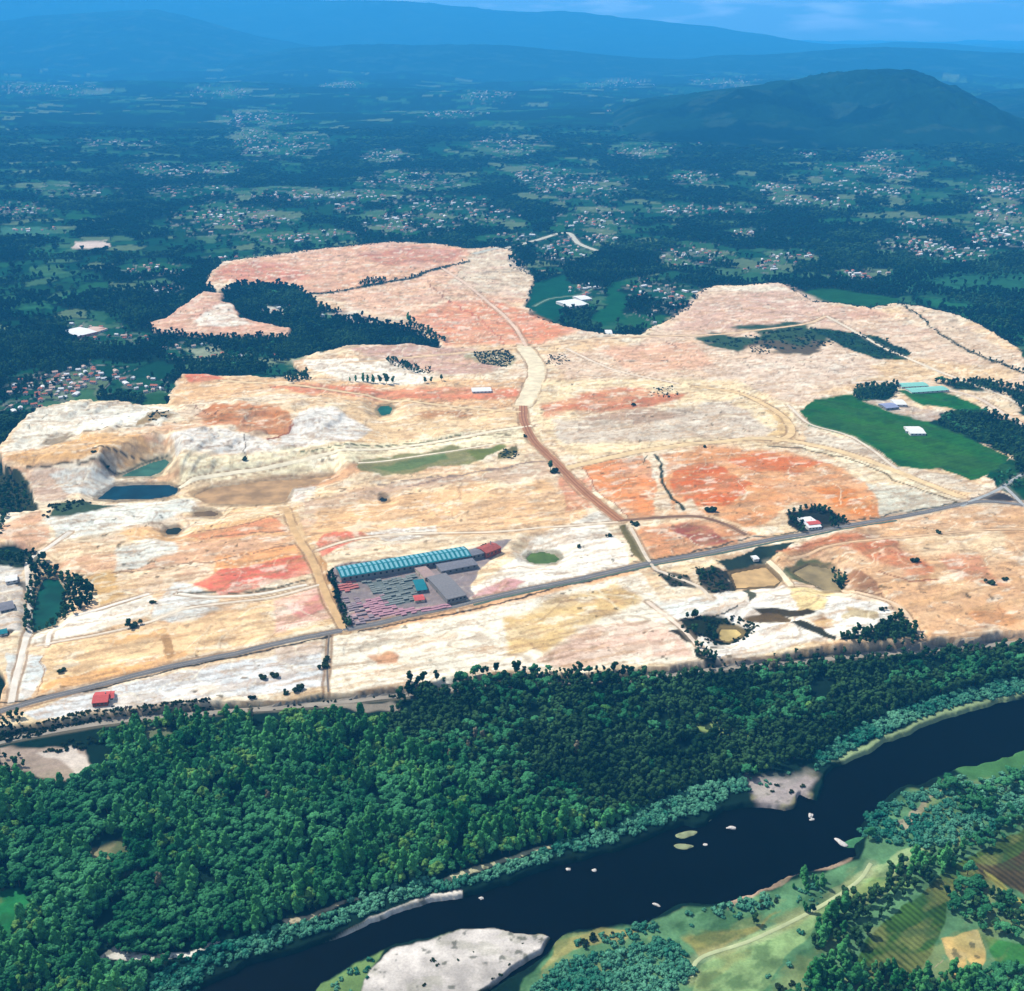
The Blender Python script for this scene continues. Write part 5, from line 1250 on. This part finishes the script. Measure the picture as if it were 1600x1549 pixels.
for pts, wpx, c in DARKLINES[:3]:
    L_ = smooth_line(pts, 5); p = [(a, b-1.5) for a, b in L_]+[(a, b+1.5) for a, b in L_[::-1]]
    scatter(p, 8, {'scrub':.7,'dark':.3}, .7, 'gully', 180+len(p), dens=.7)
scatter([(560,448),(575,440),(605,440),(600,450),(570,455)], 9, {'dark':1}, .7, 'gully', 189)
for k in range(0, 34):
    (a, b), (c, d) = MINE[k], MINE[k+1]
    scatter([(a-1,b-3),(c+1,d-3),(c+1,d+2.5),(a-1,b+2.5)], 8, {'scrub':.8,'dark':.2}, .75, 'rim', 300+k, dens=.4)
N_MINE = len(P_ALL)

# far woods north of the quarry, thinning to clumps with distance
def far_ring(v0, v1, spacing, scale, seed, thr=.5):
    rs = np.random.RandomState(seed)
    y0, y1 = float(gp(800, v0)[1]), float(gp(800, v1)[1]); xw = y1*.52
    A, B = np.meshgrid(np.arange(-xw, xw, spacing), np.arange(y0, y1, spacing*1.15)); A = (A+rs.uniform(-.5,.5,A.shape)*spacing).ravel(); B = (B+rs.uniform(-.5,.5,B.shape)*spacing).ravel()
    u, v = pp(A, B); k = (u > -60) & (u < 1660); A, B, u, v = A[k], B[k], u[k], v[k]
    r = np.clip(np.interp(-v, -vs_rows, rows_i).astype(int), 0, NR-1); c = np.clip(((u-us[0])/1.9).astype(int), 0, NC-1); idx = r*NC+c
    ok = (mine[idx] < .05) & (OPEN_FIELD[idx] < .3) & (rs.rand(len(A)) < np.where(near_v[idx] > .3, .30, .92)) & (v < 720)
    for P in ([(835,445),(880,430),(905,460),(880,490),(860,508),(832,494),(824,480)], [(960,440),(985,440),(975,500),(940,515),(925,500)], [(1245,457),(1300,452),(1400,468),(1402,478),(1340,482),(1275,473)],
              [(120,610),(150,612),(145,640),(110,640)], [(230,618),(262,616),(256,638),(222,636)], [(1254,632),(1700,600),(1700,800),(1500,780)], [(880,462),(930,460),(925,486),(880,486)], [(100,505),(180,500),(175,530),(110,530)], [(112,376),(172,376),(172,392),(112,392)],
              [(0,354),(100,356),(100,372),(0,372)], [(940,512),(962,512),(962,528),(940,528)]):
        ok &= ~(poly_sd(u, v, P) < 0)
    dl = line_d(A, B, list(zip(*gp(*np.array(ROADS[5][1], float).T)))); ok &= dl > 18
    A, B = A[ok], B[ok]; zn = fbm(A, B, 240, oct=3, seed=seed+9)
    return A, B, zn, rs, scale
far_pts = [far_ring(720, 520, 10.5, 1.0, 201), far_ring(520, 400, 13.5, 1.25, 202), far_ring(400, 320, 20, 1.9, 203), far_ring(320, 255, 31, 2.9, 204), far_ring(255, 205, 50, 4.6, 205)]

# ---- individuals: the trees that show largest, and every tree standing alone
LAB = {
 'dark': ('dark green %s in the upper right of the riverside wood', 'trees of the dark part of the riverside wood'),
 'emerald': ('%s in the lower left riverside wood near the picture edge', 'trees of the lower left riverside wood'),
 'bank': ('pale teal %s on the north bank close to the water', 'shrubs of the north river bank'),
 'southbank': ('pale teal %s in the thicket beside the gravel bar south of the river', 'shrubs south of the river'),
 'seriver': ('%s in the wood along the south bank at the right edge', 'trees of the right hand south bank'),
 'row': ('dark %s in the broken row between the pale meadow and the vineyard', 'trees between meadow and vineyard'),
 'corner': ('%s in the strip above the tan plot at the lower right', 'trees above the tan plot'),
 'bottom': ('%s in the dense wood at the bottom right corner', 'trees of the bottom right wood'),
}
KN = {'round':'round crowned broadleaf tree','lime':'yellow green broadleaf tree','tall':'tall narrow tree','dark':'pine tree','valley':'dark tree','dry':'dry greyish tree','shrub':'willow shrub','scrub':'olive shrub'}
def make_tree(sp_, var, x, y, s, rot, label, group, squash=1.0):
    nm = SPEC[sp_][0]; cm, tm = PRO[sp_][var % len(PRO[sp_])]
    t = empty(nm, (x, y, float(hgt(x, y))-.2), rot, (s, s, s*squash))
    c = bpy.data.objects.new('crown', cm); k = bpy.data.objects.new('trunk', tm)
    for o in (c, k): COL.objects.link(o); o.parent = t
    tag(t, label, 'shrub' if sp_ in ('shrub','scrub') else 'tree', group); return t, c, k
SINGLES = [ # u, v of the foot, species, scale, label
 (900,1180,'dry',.9,'dry grey tree high in the dark part of the riverside wood'),(420,1260,'dry',1.0,'dry grey tree in the middle of the lower left wood'),(250,1390,'dry',1.0,'dry grey tree low in the lower left wood'),
 (222,512,'valley',1.0,'dark tree at the left tip of the pink clearing'),(318,452,'valley',1.0,'dark tree at the left tip of the pink northern quarry'),(1100,452,'valley',1.0,'dark tree at the upper left corner of the north east quarry'),
 (547,603,'tall',.55,'small dark tree first on the left in the row on the white sand'),(556,602,'tall',.75,'slim dark tree second in the row on the white sand'),(568,601,'tall',1.0,'slim pointed dark tree left of the thick ones in the row'),
 (575,602,'tall',.9,'slim dark tree touching its pointed neighbour in the row'),(583,602,'tall',1.0,'dark tree in the middle of the row on white sand'),(594,602,'dark',1.5,'broad dark tree left of the biggest one in the row'),
 (604,603,'dark',2.0,'biggest dark tree of the row on the white sand'),(614,602,'dark',1.3,'broad dark tree at the right end of the row'),(664,603,'dark',1.1,'dark tree at the tip of the white sand patch'),
 (674,602,'dark',1.0,'dark tree just right of the one at the sand tip'),(690,600,'dark',1.2,'dark round tree right of the white sand tip'),(638,505,'tall',1.1,'tall dark tree left of the tallest on the wood edge'),(641,512,'tall',1.25,'tallest dark tree standing at the right end of the wood band'),
 (860,742,'dark',1.5,'dark bushy tree beside the brown haul road bend'),(868,745,'scrub',2.2,'low dark shrub right against the bushy tree by the haul road'),(1112,809,'scrub',2.4,'round dark shrub alone on orange soil near the spur road'),
 (952,847,'scrub',1.4,'small dark shrub alone in the white sand'),(992,830,'scrub',1.9,'dark shrub at the corner of the spur road'),(1310,915,'dark',1.2,'dark round tree on the bank of the olive pond'),(204,991,'dark',1.1,'dark bushy tree between white spoil heaps at the lower left'),
 (212,989,'scrub',2.2,'dark shrub against the bushy tree between the spoil heaps'),(240,953,'scrub',1.3,'lone dark shrub at the upper tip of the spoil heap'),(412,1069,'scrub',1.5,'left shrub of the upper pair on the white strip'),(431,1066,'scrub',1.6,'right shrub of the upper pair on the white strip'),
 (447,1092,'scrub',1.3,'left shrub of the lower pair on the white strip'),(470,1086,'scrub',1.9,'right shrub of the lower pair on the white strip'),(393,1098,'scrub',1.2,'shrub left of the lower pair on the white strip'),(508,1050,'scrub',1.9,'dark shrub on the ditch path crossing the white strip'),
 (509,1040,'scrub',1.5,'smaller shrub just above the ditch path shrub'),(1340,1028,'dark',.8,'dark tree beside the lower road near the orange field tip'),(383,730,'scrub',1.7,'small dark shrub under the grey spoil mound'),(150,737,'scrub',1.2,'shrub on the rim above the dark teal pond'),
 (170,742,'scrub',1.2,'shrub on the rim right of its neighbour above the pond'),(1100,706,'scrub',1.2,'tiny shrub on the rim above the red soil'),(990,642,'scrub',1.6,'lone shrub on the brown bench right of the sand road'),(1462,604,'dark',1.0,'dark tree at the bend of the farm lane by the greenhouse'),
 (1465,840,'scrub',1.4,'shrub high in the orange field at the right'),(1425,888,'scrub',1.8,'shrub on the red streaks of the right field'),(1545,925,'scrub',1.9,'dark shrub low in the orange field at the far right'),(1566,918,'scrub',1.3,'small shrub right of the dark one in the orange field'),
 (1178,1444,'dark',.85,'dark round tree alone on the yellow meadow south of the river'),(1270,1425,'dark',.8,'dark tree at the top corner of the pale meadow'),(1376,965,'scrub',1.4,'shrub at the right end of the white quarry'),(165,1205,'dark',.7,'dark tree on the pale clearing by the lower road'),
 (96,1060,'scrub',1.4,'shrub on the edge of the pale field at the left'),(820,690,'scrub',1.3,'shrub beside the brown haul road top'),(755,862,'scrub',1.3,'shrub by the red brick kiln'),(905,862,'scrub',1.1,'tiny shrub on the white sand right of the oval pond'),
]
crownref = {}
for (u, v, sp_, s, lab) in SINGLES:
    x, y = gp(u, v, 3.0)
    t, c, k = make_tree(sp_, random.randrange(3), float(x), float(y), s, random.uniform(0,6), lab, None)
    crownref.setdefault(sp_, []).append((c, k))
near_idx = [i for i in range(N_IN) if -5 < P_ALL[i][7] < 1605 and P_ALL[i][8] < 1552+(0)]
def size_px(p):
    hh = SPEC[p[2]][2]*p[4]; return -(hh+SPEC[p[2]][3]*p[4])/p[1]
near_idx.sort(key=lambda i: size_px(P_ALL[i]))
tall_i = near_idx[:215]
shr_i = [i for i in near_idx if P_ALL[i][2] in ('shrub','scrub')][:60]
individual = set(tall_i) | set(shr_i)
for i in sorted(individual):
    x, y, sp_, var, s, rot, key, u, v = P_ALL[i]
    lab, grp = LAB[key]
    t, c, k = make_tree(sp_, var, x, y, s, rot, lab % KN[sp_], grp+', '+KN[sp_])
    crownref.setdefault(sp_, []).append((c, k))

# ---- all other trees: nobody could count them
def woodland(name, label, cat, pts, sp_):
    """pts: x y z scale rot flat. a point cloud that carries trees of one kind"""
    pts = np.array(pts, np.float32)
    if not len(pts): return
    me = bpy.data.meshes.new(name); me.vertices.add(len(pts)); me.vertices.foreach_set('co', pts[:,:3].ravel().copy())
    for nm, col in (('size', 3), ('turn', 4), ('flat', 5)):
        a = me.attributes.new(nm, 'FLOAT', 'POINT'); a.data.foreach_set('value', pts[:,col].copy())
    me.update(); o = link(name, me); tag(o, label, cat, kind='stuff')
    ng = bpy.data.node_groups.new(name+'_trees', 'GeometryNodeTree')
    ng.interface.new_socket('Geometry', in_out='INPUT', socket_type='NodeSocketGeometry'); ng.interface.new_socket('Geometry', in_out='OUTPUT', socket_type='NodeSocketGeometry')
    N, K = ng.nodes, ng.links
    gi = N.new('NodeGroupInput'); go = N.new('NodeGroupOutput'); ip = N.new('GeometryNodeInstanceOnPoints'); jn = N.new('GeometryNodeJoinGeometry')
    seen = []
    for c, k in crownref[sp_]:
        if c.data.name in [q.data.name for q, _ in seen]: continue
        seen.append((c, k))
    for c, k in seen:
        ji = N.new('GeometryNodeJoinGeometry')
        for ob in (c, k):
            oi = N.new('GeometryNodeObjectInfo'); oi.transform_space = 'ORIGINAL'; oi.inputs['Object'].default_value = ob; oi.inputs['As Instance'].default_value = False
            K.new(oi.outputs['Geometry'], ji.inputs[0])
        gti = N.new('GeometryNodeGeometryToInstance'); K.new(ji.outputs[0], gti.inputs[0]); K.new(gti.outputs[0], jn.inputs[0])
    K.new(gi.outputs[0], ip.inputs['Points']); K.new(jn.outputs[0], ip.inputs['Instance']); ip.inputs['Pick Instance'].default_value = True
    def attr(nm):
        a = N.new('GeometryNodeInputNamedAttribute'); a.data_type = 'FLOAT'; a.inputs['Name'].default_value = nm; return a.outputs['Attribute']
    cb = N.new('ShaderNodeCombineXYZ'); K.new(attr('turn'), cb.inputs[2])
    e2r = N.new('FunctionNodeEulerToRotation'); K.new(cb.outputs[0], e2r.inputs[0]); K.new(e2r.outputs[0], ip.inputs['Rotation'])
    cs = N.new('ShaderNodeCombineXYZ'); sz = attr('size'); mu = N.new('ShaderNodeMath'); mu.operation = 'MULTIPLY'; K.new(sz, mu.inputs[0]); K.new(attr('flat'), mu.inputs[1])
    K.new(sz, cs.inputs[0]); K.new(sz, cs.inputs[1]); K.new(mu.outputs[0], cs.inputs[2]); K.new(cs.outputs[0], ip.inputs['Scale'])
    K.new(ip.outputs[0], go.inputs[0])
    md = o.modifiers.new('trees', 'NODES'); md.node_group = ng; return o
bucket = {}
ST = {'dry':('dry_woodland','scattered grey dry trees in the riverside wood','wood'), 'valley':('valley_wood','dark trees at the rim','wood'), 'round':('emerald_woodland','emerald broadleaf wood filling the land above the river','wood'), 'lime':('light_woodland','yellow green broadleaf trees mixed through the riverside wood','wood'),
      'tall':('poplar_woodland','tall narrow teal trees crowding the riverside wood','wood'), 'dark':('pine_woodland','dark pine wood round the quarry and along the lower road','wood'),
      'shrub':('willow_thicket','pale teal willow thicket along both river banks','thicket'), 'scrub':('scrub','olive scrub in the gullies and pits of the quarry','scrub')}
for i, p in enumerate(P_ALL):
    if i in individual: continue
    x, y, sp_, var, s, rot, key, u, v = p
    bucket.setdefault(sp_, []).append((x, y, 0, s, rot, 1.0))
for sp_, pts in bucket.items():
    a = np.array(pts); a[:,2] = hgt(a[:,0], a[:,1])-.3
    woodland(*ST[sp_], a, sp_)
fd, fr_ = [], []
for A, B, zn, rs, s in far_pts:
    z = hgt(A, B)-.5; sc_ = s*rs.uniform(.75,1.3,len(A)); rt = rs.uniform(0,6.28,len(A)); fl = np.full(len(A), 1.0 if s < 1.5 else max(.28, 1.15/s))
    a = np.stack([A, B, z, sc_, rt, fl], 1); q = (zn+rs.normal(0,.06,len(A))) < .58
    fd.append(a[q]); fr_.append(a[~q])
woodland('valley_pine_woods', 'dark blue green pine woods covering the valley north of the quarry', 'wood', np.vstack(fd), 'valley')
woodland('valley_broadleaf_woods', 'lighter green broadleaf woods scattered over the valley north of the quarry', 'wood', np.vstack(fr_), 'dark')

# ================================================================ rocks and islets in the river
rock_mat = plain('pale_rock', (214,208,200), vary=.3, scale=.5); islet_mat = plain('islet_gravel', (150,160,120), vary=.5, scale=.15)
def blob(name, u, v, rx, ry, h, ang, mat, label, cat, seed):
    rs = np.random.RandomState(seed); v_, f = I3; q = rs.normal(0,1,(5,3)); ph = rs.uniform(0,6,5)
    n = sum(np.sin(v_@q[k]*2.2+ph[k]) for k in range(5))*.11+rs.normal(0,.03,len(v_))
    w = v_*(1+n)[:,None]*np.array([rx,ry,h])
    me = bpy.data.meshes.new(name); me.from_pydata(w.tolist(), [], f.tolist()); me.update(); o = link(name, me, mat)
    x, y = gp(u, v, -1.6); o.location = (float(x), float(y), -1.7); o.rotation_euler = (0,0,ang); return tag(o, label, cat)
blob('river_rock', 1315, 1318, 7, 3, 2.4, -.9, rock_mat, 'largest white rock in the river near the right bend', 'rock', 1)
blob('river_rock', 1267, 1275, 4, 2.5, 1.6, 1.2, rock_mat, 'white rock below the narrows of the river', 'rock', 2)
blob('river_rock', 1269, 1281, 3, 2, 1.2, .2, rock_mat, 'smaller rock touching the one below the narrows', 'rock', 12)
blob('river_rock', 1143, 1294, 6, 2.5, 1.3, .0, rock_mat, 'flat rock in the wide bay right of the green islets', 'rock', 3)
blob('river_rock', 1102, 1320, 2.4, 2, 1.3, .0, rock_mat, 'round rock just right of the lower green islet', 'rock', 4)
blob('river_rock', 1025, 1414, 4, 2, 1.2, -.5, rock_mat, 'small white rock by the south bank in mid river', 'rock', 5)
blob('river_rock', 888, 1359, 2.4, 2, 1.2, .0, rock_mat, 'left one of two small rocks below the teal bank', 'rock', 6)
blob('river_rock', 928, 1360, 2.4, 2, 1.2, .3, rock_mat, 'right one of two small rocks below the teal bank', 'rock', 7)
blob('river_rock', 752, 1404, 2.4, 2, 1.0, .3, rock_mat, 'small rock off the end of the white beach', 'rock', 8)
blob('river_islet', 1071, 1305, 11, 5, 1.2, .3, islet_mat, 'upper gravel islet with bushes near the north bank', 'islet', 9)
blob('river_islet', 1068, 1323, 10, 4, 1.0, .0, islet_mat, 'lower green islet in the river below the gravel one', 'islet', 10)
blob('river_islet', 1095, 1284, 12, 6, 1.2, .5, islet_mat, 'green islet joined to the north bank', 'islet', 11)
blob('river_islet', 1342, 1317, 16, 7, 1.4, .2, plain('islet_grass', (70,130,84), vary=.4), 'green grassy islet at the right bend of the river', 'islet', 13)

# ================================================================ air
def haze():
    x0, x1, y0, y1, z0, z1 = -30000, 30000, -3000, 56000, float(min(Zg.min(), -150))-1-80, 2700
    vts = [(x,y,z) for z in (z0,z1) for y in (y0,y1) for x in (x0,x1)]
    me = bpy.data.meshes.new('haze'); me.from_pydata(vts, [], [(0,2,3,1),(4,5,7,6),(0,1,5,4),(2,6,7,3),(0,4,6,2),(1,3,7,5)]); me.update()
    m, N, K = new_mat('haze_air')
    o = N.new('ShaderNodeOutputMaterial'); p = N.new('ShaderNodeVolumePrincipled')
    p.inputs['Color'].default_value = (*HAZE_COLOR, 1); p.inputs['Density'].default_value = HAZE_DENSITY; p.inputs['Anisotropy'].default_value = 0.0
    K.new(p.outputs[0], o.inputs['Volume'])
    tag(link('haze', me, m), kind='stuff', label='thin blue haze over the whole valley', cat='haze')
haze()
